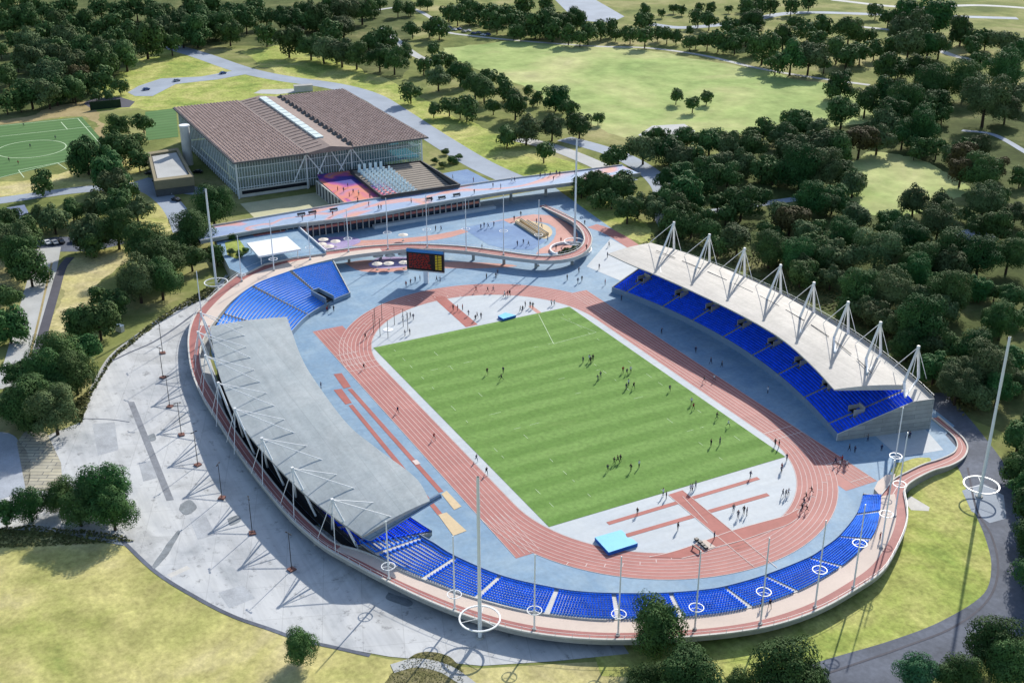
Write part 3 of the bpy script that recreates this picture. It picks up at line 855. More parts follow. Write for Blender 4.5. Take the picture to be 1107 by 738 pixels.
def terrace(th, F, B, rows, aisles, seatm='seat', aw=1.2, ends=True, zwall=None, skip=None, stepm='conc', stairm='conc_pale', steps_name='concrete_steps', endh=.8, fwh=.75, rowed=False):
    """stepped stand between a front curve F and a back curve B (same number of samples); aisles as indices"""
    n = len(F)
    def at(i, r):
        k = min(max(int(i), 0), n - 2); t = i - k
        f_, b_ = F[k].lerp(F[k + 1], t), B[k].lerp(B[k + 1], t)
        return f_.lerp(b_, r)
    dz = (B[0].z - F[0].z)
    b = MB()
    prev = None
    for r in range(rows):
        a = [at(i, r / rows) for i in range(n)]
        c = [at(i, (r + 1) / rows) for i in range(n)]
        zz = [F[i].z + (B[i].z - F[i].z) * (r / rows) for i in range(n)]
        z2 = [F[i].z + (B[i].z - F[i].z) * ((r + 1) / rows) for i in range(n)]
        a = [Vector((p.x, p.y, z_)) for p, z_ in zip(a, zz)]
        c0 = [Vector((p.x, p.y, z_)) for p, z_ in zip(c, zz)]
        c1 = [Vector((p.x, p.y, z_)) for p, z_ in zip(c, z2)]
        b.strip(a, c0, stepm)
        b.strip(c0, c1, stepm)
    b.build(steps_name, th)
    # walls
    b = MB(); b.strip([p + Vector((0, 0, fwh)) for p in F], [Vector((p.x, p.y, 0.02)) for p in F], 'metal_wall')
    Fi = [p.lerp(q_, .012) for p, q_ in zip(F, B)]
    b.strip([p + Vector((0, 0, fwh)) for p in F], [p + Vector((0, 0, fwh)) for p in Fi], 'metal_wall')
    b.strip([p + Vector((0, 0, fwh)) for p in Fi], Fi, 'metal_wall')
    b.build('front_wall', th)
    if ends:
        for i in (0, n - 1):
            b = MB()
            pr = [at(i, 0) + Vector((0, 0, endh)), at(i, 1) + Vector((0, 0, endh)), Vector((B[i].x, B[i].y, 0.02)), Vector((F[i].x, F[i].y, 0.02))]
            t = (F[1] - F[0] if i == 0 else F[-2] - F[-1]).normalized() * 0.3
            b.face(pr, 'conc'); b.face([p + t for p in pr], 'conc'); b.face([pr[0], pr[1], pr[1] + t, pr[0] + t], 'conc_pale')
            b.build('end_wall', th)
    # stairs and blocks of seats
    L = [0.0]
    for i in range(1, n): L.append(L[-1] + (at(i, .5) - at(i - 1, .5)).length)
    def idx_at(s_):
        for i in range(1, n):
            if L[i] >= s_: return i - 1 + (s_ - L[i - 1]) / (L[i] - L[i - 1])
        return n - 1
    cuts = [0] + list(aisles) + [n - 1]
    for a in aisles:
        b = MB()
        la = L[int(a)] + (a - int(a)) * (L[min(int(a) + 1, n - 1)] - L[int(a)])
        i0, i1 = idx_at(la - aw / 2), idx_at(la + aw / 2)
        for r in range(rows * 2):
            r_a, r_b = r / (rows * 2), (r + 1) / (rows * 2)
            p = [at(i0, r_a), at(i1, r_a), at(i1, r_b), at(i0, r_b)]
            zt = p[0].z + 0.12 + dz / rows * 0.35
            q_ = [Vector((v.x, v.y, zt)) for v in p]
            b.face(q_, stairm); b.face([Vector((v.x, v.y, zt - .4)) for v in p[:2]] + [q_[1], q_[0]], stairm)
        b.build('stair', th)
    for ci in range(len(cuts) - 1):
        s0 = L[int(cuts[ci])] + (cuts[ci] - int(cuts[ci])) * ((L[min(int(cuts[ci]) + 1, n - 1)] - L[int(cuts[ci])]))
        s1 = L[int(cuts[ci + 1])] + (cuts[ci + 1] - int(cuts[ci + 1])) * ((L[min(int(cuts[ci + 1]) + 1, n - 1)] - L[int(cuts[ci + 1])]))
        i0, i1 = idx_at(s0 + aw / 2 + .15), idx_at(s1 - aw / 2 - .15)
        if i1 <= i0: continue
        b = MB()
        if rowed:
            blk = bpy.data.objects.new('seat_block', None); COL.objects.link(blk); blk.parent = th
        for r in range(rows):
            if rowed: b = MB()
            rr = (r + 0.6) / rows
            m_ = max(2, int((i1 - i0) * 1.5) + 2)
            row = [at(i0 + (i1 - i0) * k / (m_ - 1), rr) for k in range(m_)]
            ln = sum((row[k + 1] - row[k]).length for k in range(m_ - 1))
            cnt = max(2, int(ln / 0.56))
            pts = resample(row, cnt)
            zr = r / rows
            for k, p in enumerate(pts):
                fi = i0 + (i1 - i0) * k / max(1, cnt - 1)
                if skip and skip(p, rr): continue
                k0 = min(int(fi), n - 2)
                back = (at(fi, 1) - at(fi, 0)); back.z = 0; back.normalize()
                along = Vector((-back.y, back.x, 0))
                z_ = F[k0].z + (B[k0].z - F[k0].z) * zr
                seat(b, Vector((p.x, p.y, z_)), along, back, seatm)
            if not rowed and r < rows - 1:
                for ie in (i0, i1):
                    k0 = min(int(ie), n - 2); zf_, zb_ = F[k0].z, B[k0].z
                    pa, pb = at(ie, rr), at(ie, (r + 1.6) / rows)
                    b.bar((pa.x, pa.y, zf_ + (zb_ - zf_) * r / rows + .42), (pb.x, pb.y, zf_ + (zb_ - zf_) * (r + 1) / rows + .42), .5, seatm, .06)
            if rowed and b.f: o_ = b.build('seat_row'); o_.parent = blk
        if not rowed and b.f: b.build('seat_block', th)
    return at, L, idx_at

def nearest_index(C, p):
    j = min(range(len(C)), key=lambda k: (C[k].xy - p.xy).length)
    return j

def pair_curves(Fp, Bp, n):
    F = smooth(catmull(Fp, n), 2)
    Bd = smooth(catmull(Bp, 600), 6)
    B = []; last = 0
    for i, p in enumerate(F):
        best = min(range(last, len(Bd)), key=lambda j: (Bd[j].xy - p.xy).length)
        if i == 0: best = 0
        if i == n - 1: best = len(Bd) - 1
        last = best; B.append(Bd[best].copy())
    B = smooth(B, 6)
    return F, B

# south terrace
Fpx = [(933, 534), (926, 556.7), (906.7, 581.2), (890, 594), (873.8, 604.6), (826.8, 623.4), (784.5, 635.6), (758.7, 639.7), (725, 642.5), (700, 643.3), (670, 643.3), (632.6, 641.8), (600, 637.4), (543, 624.3), (492, 602.6), (470, 589), (455.5, 580.6), (431.8, 563)]
Bpx = [(951.6, 536), (950.7, 555.8), (944.6, 578.7), (927, 598), (912.9, 610.4), (869, 636.5), (812.7, 656.8), (765.8, 665), (735, 667.5), (670, 670), (632.6, 668.5), (586.5, 663.2), (551, 656.4), (502.5, 643), (470, 630.6), (436.6, 617.8), (400, 597), (388, 588)]
F, B = pair_curves([ground_at(x, y, 0.55) for x, y in Fpx], [ground_at(x, y, 2.5) for x, y in Bpx], 150)
for i in range(len(B)): B[i].z = 2.5 + 0.6 * max(0, (i - 110) / 40); F[i].z = .55
south = thing('seating_terrace', 'low curved open terrace of blue seats round the near south end of the track', 'terrace')
ai = sorted(set(nearest_index(F, ground_at(x, y, .55)) for x, y in ((926, 556.7), (906.7, 581), (875, 604.5), (828, 624), (784.5, 638), (724.7, 644), (662.4, 643.6), (601.4, 637.5), (543, 624), (492, 603), (456, 581))))
terrace(south, F, B, 11, [a + 0.0 for a in ai], 'seat_mid', 1.3, stepm='conc_pale', endh=.3)

# west stand terrace
def arcY(x, xc, half, ymid, sag): return ymid - ((x - xc) / half) ** 2 * sag
xs = [-62 + 107 * i / 100 for i in range(101)]
def taper(x): t = min(1, max(0, (48 - x) / 45)); return t * t * (3 - 2 * t)
Fw = [Vector((x, -arcY(x, -6, 57, 66.5, 9.5), 0.8)) for x in xs]
Bw = [Vector((x * 1.0, -arcY(x, -6, 57, 82.6, 7.2), 2.6 + 2.6 * taper(x))) for x in xs]
west = thing('west_grandstand', 'long west grandstand with a grey felt cantilever roof hung from white masts', 'grandstand')
terrace(west, Fw, Bw, 20, [7 + 12.2 * k for k in range(8)], 'seat', 1.2, endh=.06)
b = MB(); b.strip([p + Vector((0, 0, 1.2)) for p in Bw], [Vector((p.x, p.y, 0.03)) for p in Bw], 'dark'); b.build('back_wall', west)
b = MB(); b.strip([Vector((p.x, p.y - .1, .12)) for p in Bw[:86]], [Vector((p.x, p.y - 3.6, .12)) for p in Bw[:86]], 'dark'); b.build('rear_gap_shade', west)  # dark sheet laid in the rear gap to paint its shade

# north west block
Fn, Bn = catmull([ground_at(x, y, 0.9) for x, y in ((300, 378), (316, 360), (332, 343.5), (357, 328), (379, 318.5))], 60), catmull([ground_at(x, y, 3.5) for x, y in ((227, 366), (237, 348), (252.4, 327.5), (275.9, 309), (308.4, 296.5), (333.7, 289), (361, 283.8))], 60)
nwt = thing('seating_terrace', 'open terrace of light blue seats in the far north west corner, by the scoreboard', 'terrace')
fa = [nearest_index(Fn, ground_at(*p, .9)) for p in ((355.4, 327), (333, 343))]
ba = [nearest_index(Bn, ground_at(*p, 3.5)) for p in ((308.4, 296), (275, 309))]
ais = sorted([(fa[0] + ba[0]) / 2, (fa[1] + ba[1]) / 2] + [14])
terrace(nwt, Fn, Bn, 20, ais, 'seat_light', 1.3, stairm='conc_dark', stepm='conc_pale', rowed=True)
vb = ground_at(349, 326, 2.0)
b = MB(); d1 = (ground_at(341, 316, 2.6) - ground_at(357, 329, 1.0)); d1.z = 0; ang = math.atan2(d1.y, d1.x)
vc = (ground_at(341, 316, 2.6) + ground_at(357, 329, 1.0)) / 2
for s_ in (-1, 1): b.box(vc + Vector((-math.sin(ang), math.cos(ang), 0)) * 1.5 * s_ + Vector((0, 0, .6)), (d1.length, .25, 2.6), 'metal_wall', ang)
b.box(vc + Vector((0, 0, .5)), (d1.length, 2.6, .12), 'dark', ang)
b.box(vc + d1 * .5 + Vector((0, 0, .9)), (.25, 3.2, 2.2), 'metal_wall', ang)
b.build('stair_entrance', nwt)

# ------------------------------------------------------------------ west roof
def loft_roof(th, front, back, zf, zb, thick_f, thick_b, m, edge, name='roof'):
    """sheet between front and back (x, y) curves with thickness"""
    n = len(front)
    Ft = [Vector((p[0], p[1], zf(i / (n - 1)))) for i, p in enumerate(front)]
    Bt = [Vector((p[0], p[1], zb(i / (n - 1)))) for i, p in enumerate(back)]
    Fb = [p - Vector((0, 0, thick_f)) for p in Ft]
    Bb = [p - Vector((0, 0, thick_b)) for p in Bt]
    b = MB()
    K = 6
    rows = [[Ft[i].lerp(Bt[i], k / K) + Vector((0, 0, 0.5 * math.sin(math.pi * k / K))) for i in range(n)] for k in range(K + 1)]
    for k in range(K): b.strip(rows[k], rows[k + 1], m)
    b.strip(Fb, Bb, edge); b.strip(Ft, Fb, edge); b.strip(Bt, Bb, edge)
    for i in (0, n - 1):
        for k in range(K):
            lo1, lo2 = Fb[i].lerp(Bb[i], k / K), Fb[i].lerp(Bb[i], (k + 1) / K)
            b.face([rows[k][i], rows[k + 1][i], lo2, lo1], edge)
    o = fixn(b.build(name, th))
    return Ft, Bt, rows
wf = [(p.x, p.y) for p in catmull([ground_at(*p, 12.4) for p in ((310, 342.4), (316.7, 361.5), (325, 384), (338.4, 408), (374, 456.2), (407, 484), (448.7, 515.5), (464.7, 541))], 61)]
wb = [(p.x, p.y) for p in catmull([ground_at(*p, 8.2) for p in ((227.5, 352.6), (229, 366), (238, 408), (262.6, 461), (314.5, 519.5), (359, 557), (391.5, 579.6))], 61)]
loft_roof(west, wf, wb, lambda t: 12.4, lambda t: 8.2, 0.3, 0.45, 'roof_west', 'conc')
# side truss at the near end of the roof
p0, p1 = ground_at(391.5, 580.2, 7.9), ground_at(475.5, 534, 12.1)
q0, q1 = ground_at(400, 583.5, 7.0), ground_at(477, 537, 11.3)
b = MB()
b.bar(p0, p1, .5, 'metal_wall'); b.bar(q0, q1, .4, 'metal_wall')
for k in range(9):
    t = k / 8; b.bar(p0.lerp(p1, t), q0.lerp(q1, t), .25, 'metal_wall')
    if k < 8: b.face([p0.lerp(p1, t), p0.lerp(p1, t + .125), q0.lerp(q1, t + .125), q0.lerp(q1, t)], 'metal_wall')
b.build('end_truss', west)
# masts
HEADS = [((217, 338), (264.5, 362.7), (262.6, 353)), ((214, 359), (271, 386.8), (266.4, 375)), ((222, 384.5), (281.6, 413), (275, 399.7)), ((236, 414), (297.7, 439), (289, 425)), ((254, 442), (319, 468), (308.6, 453.7)), ((283, 474), (348.8, 497), (332.4, 482)), ((316, 506), (383, 527.6), (363.7, 512.7)), ((359, 540), (425, 558.8), (403.4, 543))]
wroof_b = catmull([Vector((x, y, 8.2)) for x, y in wb], 200)
hz = 13.2
for (hp, a1, a2) in HEADS:
    h = ground_at(hp[0], hp[1], hz)
    j = min(range(200), key=lambda k: (wroof_b[k].xy - h.xy).length)
    e = wroof_b[j]; t = (wroof_b[min(j + 3, 199)] - wroof_b[max(j - 3, 0)]); t.z = 0; t.normalize()
    outw = Vector((t.y, -t.x, 0))
    if outw.dot(h - Vector((0, 0, h.z))) < 0: outw = -outw
    mast = bpy.data.objects.new('roof_mast', None); COL.objects.link(mast); mast.parent = west; mast.location = h - Vector((0, 0, h.z))
    base = Vector((h.x, h.y, 0)) - outw * 0.5
    def part(nm, fn):
        bb_ = MB(); fn(bb_); bb_.v = [(x - h.x, y - h.y, z) for x, y, z in bb_.v]
        o = bb_.build(nm); o.parent = mast; return o
    for s_ in (-1, 1):
        part('mast_leg', lambda q_: q_.tube(base + t * 5.0 * s_ + Vector((0, 0, 2.2)) - outw * 2.0, h, .27, .22, 'steel'))
        part('back_stay', lambda q_: q_.tube(Vector((h.x, h.y, 2.7)) + outw * 2.2 + t * 3.5 * s_, h, .09, .09, 'white', 6))
    for a_ in (a1, a2):
        r_ = ground_at(a_[0], a_[1], 10.4)
        part('roof_cable', lambda q_: q_.tube(h, r_, .11, .11, 'white', 6))
    part('mast_head', lambda q_: q_.box(h, (.6, .6, .6), 'white'))

# ------------------------------------------------------------------ east stand
xe = [-58.5 + 113.5 * i / 100 for i in range(101)]
def efront(x): return arcY(x, -4.5, 55, 61.4, 8.9)
Fe, Be = [], []
for x in xe:
    Fe.append(Vector((x * .985 - .6, efront(x), 1.5)))
    Be.append(Vector((x * 1.06 + .2, arcY(x, -4.5, 55, 82.5, 9.5), 8.3)))
east = thing('east_grandstand', 'long east grandstand of deep blue seats under a white mast-hung roof', 'grandstand')
aisx = [ground_at(*p, 1.5).x for p in ((677, 317.6), (711, 333), (744, 348), (776, 366.5), (809, 385), (839.6, 407), (868.6, 430), (898.6, 457))]
ae = [min(range(101), key=lambda k: abs(Fe[k].x - x)) + .0 for x in aisx]
voms = []
for a_ in ae:
    k = int(a_); voms.append((Fe[k].lerp(Be[k], .31), Fe[k].lerp(Be[k], .45)))
def in_vom(p, r):
    for a_, c_ in voms:
        if .27 < r < .47 and ((a_ + c_) / 2 - p).xy.length < 3.0 and abs((p - (a_ + c_) / 2).x) < 1.75: return True
    return False
terrace(east, Fe, Be, 24, ae, 'seat', 1.2, ends=False, skip=in_vom, stepm='conc', stairm='conc', fwh=.45)
b = MB()
for a_, c_ in voms:
    d = (c_ - a_); d.z = 0; ang = math.atan2(d.y, d.x); c0 = (a_ + c_) / 2
    bb_ = MB()
    bb_.box(c0 + Vector((0, 0, .35)), (d.length, 2.4, .1), 'dark', ang)
    for s_ in (-1, 1): bb_.box(c0 + Vector((-math.sin(ang), math.cos(ang), 0)) * 1.35 * s_ + Vector((0, 0, .6)), (d.length + .3, .22, 1.9), 'conc', ang)
    bb_.box(c_ + Vector((0, 0, .4)), (.25, 2.9, 2.3), 'conc', ang)
    bb_.build('stair_entrance', east)
# rear deck, back wall and side walls
Bo = [p + (p - f_).normalized() * 6.0 for p, f_ in zip(Be, Fe)]
for p in Bo: p.z = 8.5
b = MB(); b.strip([p + Vector((0, 0, .2)) for p in Be], Bo, 'conc_pale'); fixn_up(b.build('rear_deck', east))
b = MB(); b.strip([p + Vector((0, 0, .9)) for p in Bo], [Vector((p.x, p.y, .03)) for p in Bo], 'conc'); b.build('back_wall', east)
def side_wall_mat():
    k = NT('board_marked_concrete', .85, .2)
    br = k.n('ShaderNodeTexBrick'); br.inputs['Scale'].default_value = 1.0; br.inputs['Brick Width'].default_value = 9; br.inputs['Row Height'].default_value = 1.25
    br.inputs['Mortar Size'].default_value = .07; br.inputs['Mortar Smooth'].default_value = .7
    br.inputs['Color1'].default_value = srgb(172, 172, 166); br.inputs['Color2'].default_value = srgb(152, 154, 150); br.inputs['Mortar'].default_value = srgb(122, 124, 124)
    sx = k.n('ShaderNodeSeparateXYZ'); cx = k.n('ShaderNodeCombineXYZ'); k.l(k.co.outputs['Object'], sx.inputs[0]); k.l(sx.outputs[1], cx.inputs[0]); k.l(sx.outputs[2], cx.inputs[1]); k.l(cx.outputs[0], br.inputs['Vector'])
    n1 = k.noise(.4, 6, .7)
    k.color(k.mix(1.0, br.outputs[0], k.ramp(n1, [(.3, g(.85)), (.7, g(1.08))]), 'MULTIPLY'))
    return k.m
M['side'] = side_wall_mat()
for i in (0, 100):
    s_ = -1 if i == 0 else 1
    off = Vector((.35 * s_, 0, 0))
    pr = [Vector((Fe[i].x, Fe[i].y, .03)), Fe[i] + Vector((0, 0, .5)), Be[i] + Vector((0, 0, .6)), Bo[i] + Vector((0, 0, .5)), Vector((Bo[i].x, Bo[i].y, .03))]
    b = MB(); b.face(pr, 'side'); b.face([p + off for p in pr], 'side')
    for k in range(5): b.face([pr[k], pr[(k + 1) % 5], pr[(k + 1) % 5] + off, pr[k] + off], 'conc_pale')
    b.build('side_wall', east)
railing([p + Vector((0, 0, .9)) for p in Bo], .5, 'steel', 'rear_rail', east, 3)
# roof
EZ = lambda t: 12 + 1.5 * math.sin(math.pi * t)
_e = [(657, 274.3), (682, 286), (707, 296), (750, 315.2), (801, 340.2), (844, 365.5), (877, 394), (902, 420.8)]
_t = [0, .13, .25, .42, .62, .78, .91, 1]
ef3 = catmull([ground_at(x, y, EZ(t)) for (x, y), t in zip(_e, _t)], 61)
ef = [(p.x, p.y) for p in ef3]
eb = [(p.x, p.y) for p in catmull([ground_at(704, 262.5, 12), ground_at(740, 273, 12), ground_at(790, 293, 12), ground_at(850, 321, 12), ground_at(905, 354, 12), ground_at(950, 388, 12), ground_at(979, 416, 12)], 61)]
FE, BE, EROWS = loft_roof(east, ef, eb, lambda t: ef3[int(round(t * 60))].z, lambda t: 12, 0.35, 1.4, 'roof_east', 'conc_pale')
# masts on the roof
APEX = [(993, 375), (952, 349), (917, 327), (880, 306), (844, 287), (805, 269), (767, 254), (728.6, 240.8)]
ebc = catmull([Vector((x, y, 12)) for x, y in eb], 300)
efc = catmull([Vector((x, y, 12)) for x, y in ef], 300)
for ap in APEX:
    h = ground_at(ap[0], ap[1], 24.0)
    j = min(range(300), key=lambda k: (ebc[k].xy - h.xy).length)
    t = (ebc[min(j + 4, 299)] - ebc[max(j - 4, 0)]); t.z = 0; t.normalize()
    inw = Vector((0, 0, 0)) + (efc[j] - ebc[j]); inw.z = 0; inw.normalize()
    foot_b = Vector((h.x, h.y, 8.6)) - inw * -0.2
    foot_r = foot_b + inw * 0.3 - inw * 0.0
    mast = bpy.data.objects.new('roof_mast', None); COL.objects.link(mast); mast.parent = east; mast.location = (h.x, h.y, 0)
    def part(nm, fn):
        bb_ = MB(); fn(bb_); bb_.v = [(x - h.x, y - h.y, z) for x, y, z in bb_.v]
        o = bb_.build(nm); o.parent = mast; return o
    leg_f = ground_at(ap[0] - 15.5, ap[1] + 38, 12.4)
    leg_b = ground_at(ap[0] + 0.0, ap[1] + 33, 10.5)
    part('mast_leg', lambda q_: q_.tube(leg_f, h, .36, .28, 'white'))
    part('mast_leg', lambda q_: q_.tube(leg_b, h, .42, .30, 'white'))
    foot_m = ground_at(ap[0] - 14.5, ap[1] + 54, 12.9)
    part('mast_foot', lambda q_: (q_.tube(leg_f, foot_m, .38, .30, 'steel'), q_.tube(foot_m, leg_b, .25, .25, 'steel')))
    st1 = ground_at(ap[0] - 27, ap[1] + 22, 12.5); st2 = ground_at(ap[0] + 8.5, ap[1] + 34, 8.9); st3 = ground_at(ap[0] - 7, ap[1] + 31, 12.2)
    for st in (st1, st2, st3): part('roof_cable', lambda q_: q_.tube(h, st, .10, .10, 'white', 6))
    part('mast_head', lambda q_: q_.box(h, (.6, .6, .7), 'white'))
# walkway lines on the roof
b = MB()
for k in range(1, 10):
    p, q_ = efc[k * 30 - 8].lerp(ebc[k * 30 - 8], .66), efc[min(299, k * 30 + 14)].lerp(ebc[min(299, k * 30 + 14)], .66)
    z_ = 12.95
    b.bar((p.x, p.y, z_), (q_.x, q_.y, z_), .18, 'conc_dark', .12)
b.build('roof_gutter', east)

# ------------------------------------------------------------------ light masts
def mast(pb, pt, pr, zb, rad, ring_r, label, name='light_mast', group=None, cat='light mast', solid=False):
    P = ground_at(pb[0], pb[1], zb)
    H = height_for(P, *pt)
    hr = height_for(P, *pr) if pr else None
    th = thing(name, label, cat, P, group)
    b = MB(); b.tube((0, 0, 0), (0, 0, H), rad, rad * .62, 'steel', 12); o = b.build('pole'); o.parent = th
    b = MB(); b.tube((0, 0, 0), (0, 0, .35), rad * 2.2, rad * 2.0, 'conc', 12); o = b.build('base'); o.parent = th
    if hr:
        b = MB(); b.ring((0, 0, hr), ring_r, .15 if ring_r < 2 else .32, 'steel', 32, .12 if ring_r < 2 else .24)
        for k in range(3):
            t = 2 * math.pi * k / 3 + .4
            b.bar((0, 0, hr), (ring_r * math.cos(t), ring_r * math.sin(t), hr), .08, 'white')
        o = b.build('ring_lamp'); o.parent = th
    if rad > .4:
        b = MB(); b.tube((0, 0, H * .70), (0, 0, H), rad * .82, rad * .70, 'white', 12); o = b.build('lamp_sleeve'); o.parent = th
    return th
mast((519, 689), (520, 515), (520, 668), 0, .42, 4.0, 'tall white floodlight mast standing just outside the curved walkway at the front')
mast((1058.5, 537), (1094, 364), (1061, 524), 0, .42, 4.0, 'tall white floodlight mast with ring on the road at the right edge')
mast((621, 266), (626, 150), (620.5, 261), 0, .42, 3.8, 'tall white floodlight mast rising from the planter loop beyond the scoreboard')
mast((234.5, 314), (222.5, 204), (232.5, 305), 0, .42, 3.8, 'tall white floodlight mast between the left trees and the north west terrace')
GM = 'slender white lamp masts along the walkway'
SM = [((420.5, 626), (418.6, 563), (420.5, 611.7), 2.7, 'slender white ring mast on the walkway just below the grey roof corner'),
      ((491.6, 658.7), (492, 579), (491.6, 642), 2.7, 'slender white ring mast on the walkway left of the tall front floodlight'),
      ((577.6, 680), (578.7, 599), (577.6, 659.4), 2.6, 'slender white ring mast on the walkway right of the tall front floodlight'),
      ((668, 686), (671, 601), (669, 663.4), 2.6, 'slender white ring mast left behind the big bush at the walkway'),
      ((751, 680), (760.6, 595), (753.5, 656.3), 2.6, 'slender white ring mast right behind the big bush at the walkway'),
      ((822, 674), (835, 581), (827.8, 639.4), 2.6, 'slender white ring mast beside two people on the near walkway'),
      ((881, 656), (895, 562), (888.6, 615.7), 2.6, 'slender white ring mast on the walkway at the near right bend, second from right end'),
      ((922.5, 635), (937, 545), (932.5, 587), 2.6, 'slender white ring mast where the walkway starts curving up at right'),
      ((952.5, 592), (968, 497), (959.4, 555.3), 2.6, 'slender white ring mast beside the last blue seats at right'),
      ((967, 558), (980.5, 467.3), (971.5, 523), 2.4, 'slender white ring mast at the start of the red ramp'),
      ((963, 527), (977.4, 440.3), (968.4, 492.5), .08, 'slender white ring mast on blue paving at the corner of the east stand'),
      ((335.5, 280.7), (333.5, 240), (334.6, 267.5), 3.6, 'slender white ring mast at the right side of the white canopy'),
      ((296.3, 292.4), (293, 237), (295, 280), 3.6, 'slender white ring mast in front of the white canopy'),
      ((261.4, 304), (257.5, 255), (260, 297), 3.5, 'slender white ring mast left of the white canopy by the far left walkway'),
      ((377, 272.5), (375, 226), (376, 258), 3.7, 'slender white ring mast behind the far end of the blue terrace'),
      ((419.5, 269.5), (418.5, 214), (419, 251.6), 3.8, 'slender white ring mast left of the scoreboard'),
      ((462, 267.5), (461.3, 210), (461.8, 248.3), 3.8, 'slender white ring mast right behind the scoreboard'),
      ((504, 271), (504, 215.5), (504, 247.4), 3.8, 'slender white ring mast at the left edge of the blue court'),
      ((544.4, 275.5), (545, 210.7), (544.7, 249.7), 3.8, 'slender white ring mast in front of the middle of the blue court'),
      ((582, 287.5), (583.5, 216), (582.3, 254), .08, 'slender white ring mast standing below the walkway loop near the planter'),
      ((217.5, 337), (214, 293), None, 2.9, 'bare thin white mast at the far left bend of the walkway')]
for pb, pt, pr, zb, lb in SM:
    mast(pb, pt, pr, zb, .20, 1.42, lb, 'lamp_mast', GM, 'lamp mast')

# dark lamp posts on the concrete apron
GL = 'dark lamp posts on the concrete apron'
LP = [((176, 381.6), 'first from the top'), ((176.3, 408), 'second from the top'), ((183.6, 439.5), 'third from the top'), ((196.2, 470), 'fourth from the top'), ((213.9, 502.6), 'fifth from the top'), ((240, 538.3), 'sixth from the top'), ((272.8, 576.3), 'seventh from the top'), ((315.4, 615.7), 'nearest of the row')]
b = MB(); b.tube((0, 0, .3), (0, 0, 9.5), .10, .07, 'black', 8)
lp0 = thing('lamp_post', 'x', 'lamp post', (0, 0, 0), GL)
o = b.build('pole'); o.parent = lp0
b = MB(); b.prism([(-.75, -.75), (.75, -.7), (.85, .7), (-.7, .8)], .02, .3, 'brick'); o = b.build('base'); o.parent = lp0
b = MB(); b.bar((-.8, 0, 9.4), (.8, 0, 9.4), .10, 'black')
for s_ in (-1, 1): b.box((s_ * .7, 0, 9.32), (.5, .3, .12), 'black')
o = b.build('lamp_head'); o.parent = lp0
for i, (p, wd) in enumerate(LP):
    c = lp0 if i == 0 else copy_tree(lp0)
    c.location = ground_at(*p, Z4); c.rotation_euler = (0, 0, i * .5)
    c['label'] = 'dark lamp post on a red base on the concrete apron, %s' % wd

# ------------------------------------------------------------------ scoreboard
sp = ground_at(461, 306, .1)
sb = thing('scoreboard', 'black electronic scoreboard with red and yellow rows on a white post above the track', 'scoreboard', sp)
TL = ground_at(439.6, 272.6, 0); 
dirx = (ground_at(480, 290) - ground_at(441, 297)); 
zc = 0
def at_plane(px, py):
    """point of the board plane (vertical, through the post base)"""
    n = Vector((HF.x, HF.y, 0)); n = (Matrix.Rotation(R(-14), 3, 'Z') @ n)
    r = FWD + RIGHT * ((px - 553.5) / FOC) - UP * ((py - 369.0) / FOC)
    t = (sp - CAM).dot(n) / r.dot(n)
    return CAM + r * t
n_ = Matrix.Rotation(R(-14), 3, 'Z') @ Vector((HF.x, HF.y, 0))
ctr = at_plane(460, 281.5); ex = Vector((n_.y, -n_.x, 0)).normalized(); ez = Vector((0, 0, 1))
Wd = abs((at_plane(480, 278) - at_plane(440.2, 285)).dot(ex)); Ht = (at_plane(460, 269.5) - at_plane(460, 293)).z
def bx(c, sx, sy, sz, m, nm):
    b = MB(); b.box(c - sp, (sx, sy, sz), m, ax=(ex, n_, ez)); o = b.build(nm); o.parent = sb; return o
bx(ctr, Wd, .9, Ht, 'screen', 'screen')
bx(ctr + ez * (Ht * .5 - .55) - n_ * .47, Wd, .06, 1.1, 'led_blue', 'header_panel')
bx(ctr - ez * (Ht * .5 - .2) - n_ * .47, Wd, .06, .35, 'conc_pale', 'bottom_rail')
random.seed(5)
b = MB()
for k in range(9):
    zz = Ht * .5 - 1.9 - k * (Ht - 2.6) / 9
    x = -Wd * .44
    while x < Wd * .10:
        ln = random.uniform(.4, 1.5); b.box(ctr - sp + ex * (x + ln / 2) + ez * zz - n_ * .47, (ln, .04, .24), 'led_red', ax=(ex, n_, ez)); x += ln + random.uniform(.2, .5)
o = b.build('red_text'); o.parent = sb
b = MB()
for k in range(9):
    zz = Ht * .5 - 1.9 - k * (Ht - 2.6) / 9
    for x0, x1 in ((.27, .33), (.35, .44)):
        b.box(ctr - sp + ex * (Wd * (x0 + x1) / 2) + ez * zz - n_ * .47, (Wd * (x1 - x0), .04, .30), 'led_yellow', ax=(ex, n_, ez))
o = b.build('yellow_text'); o.parent = sb
b = MB(); b.box((0, 0, (ctr.z - Ht / 2) / 2), (1.6, 1.0, ctr.z - Ht / 2 + .1), 'white', math.atan2(ex.y, ex.x)); o = b.build('post'); o.parent = sb

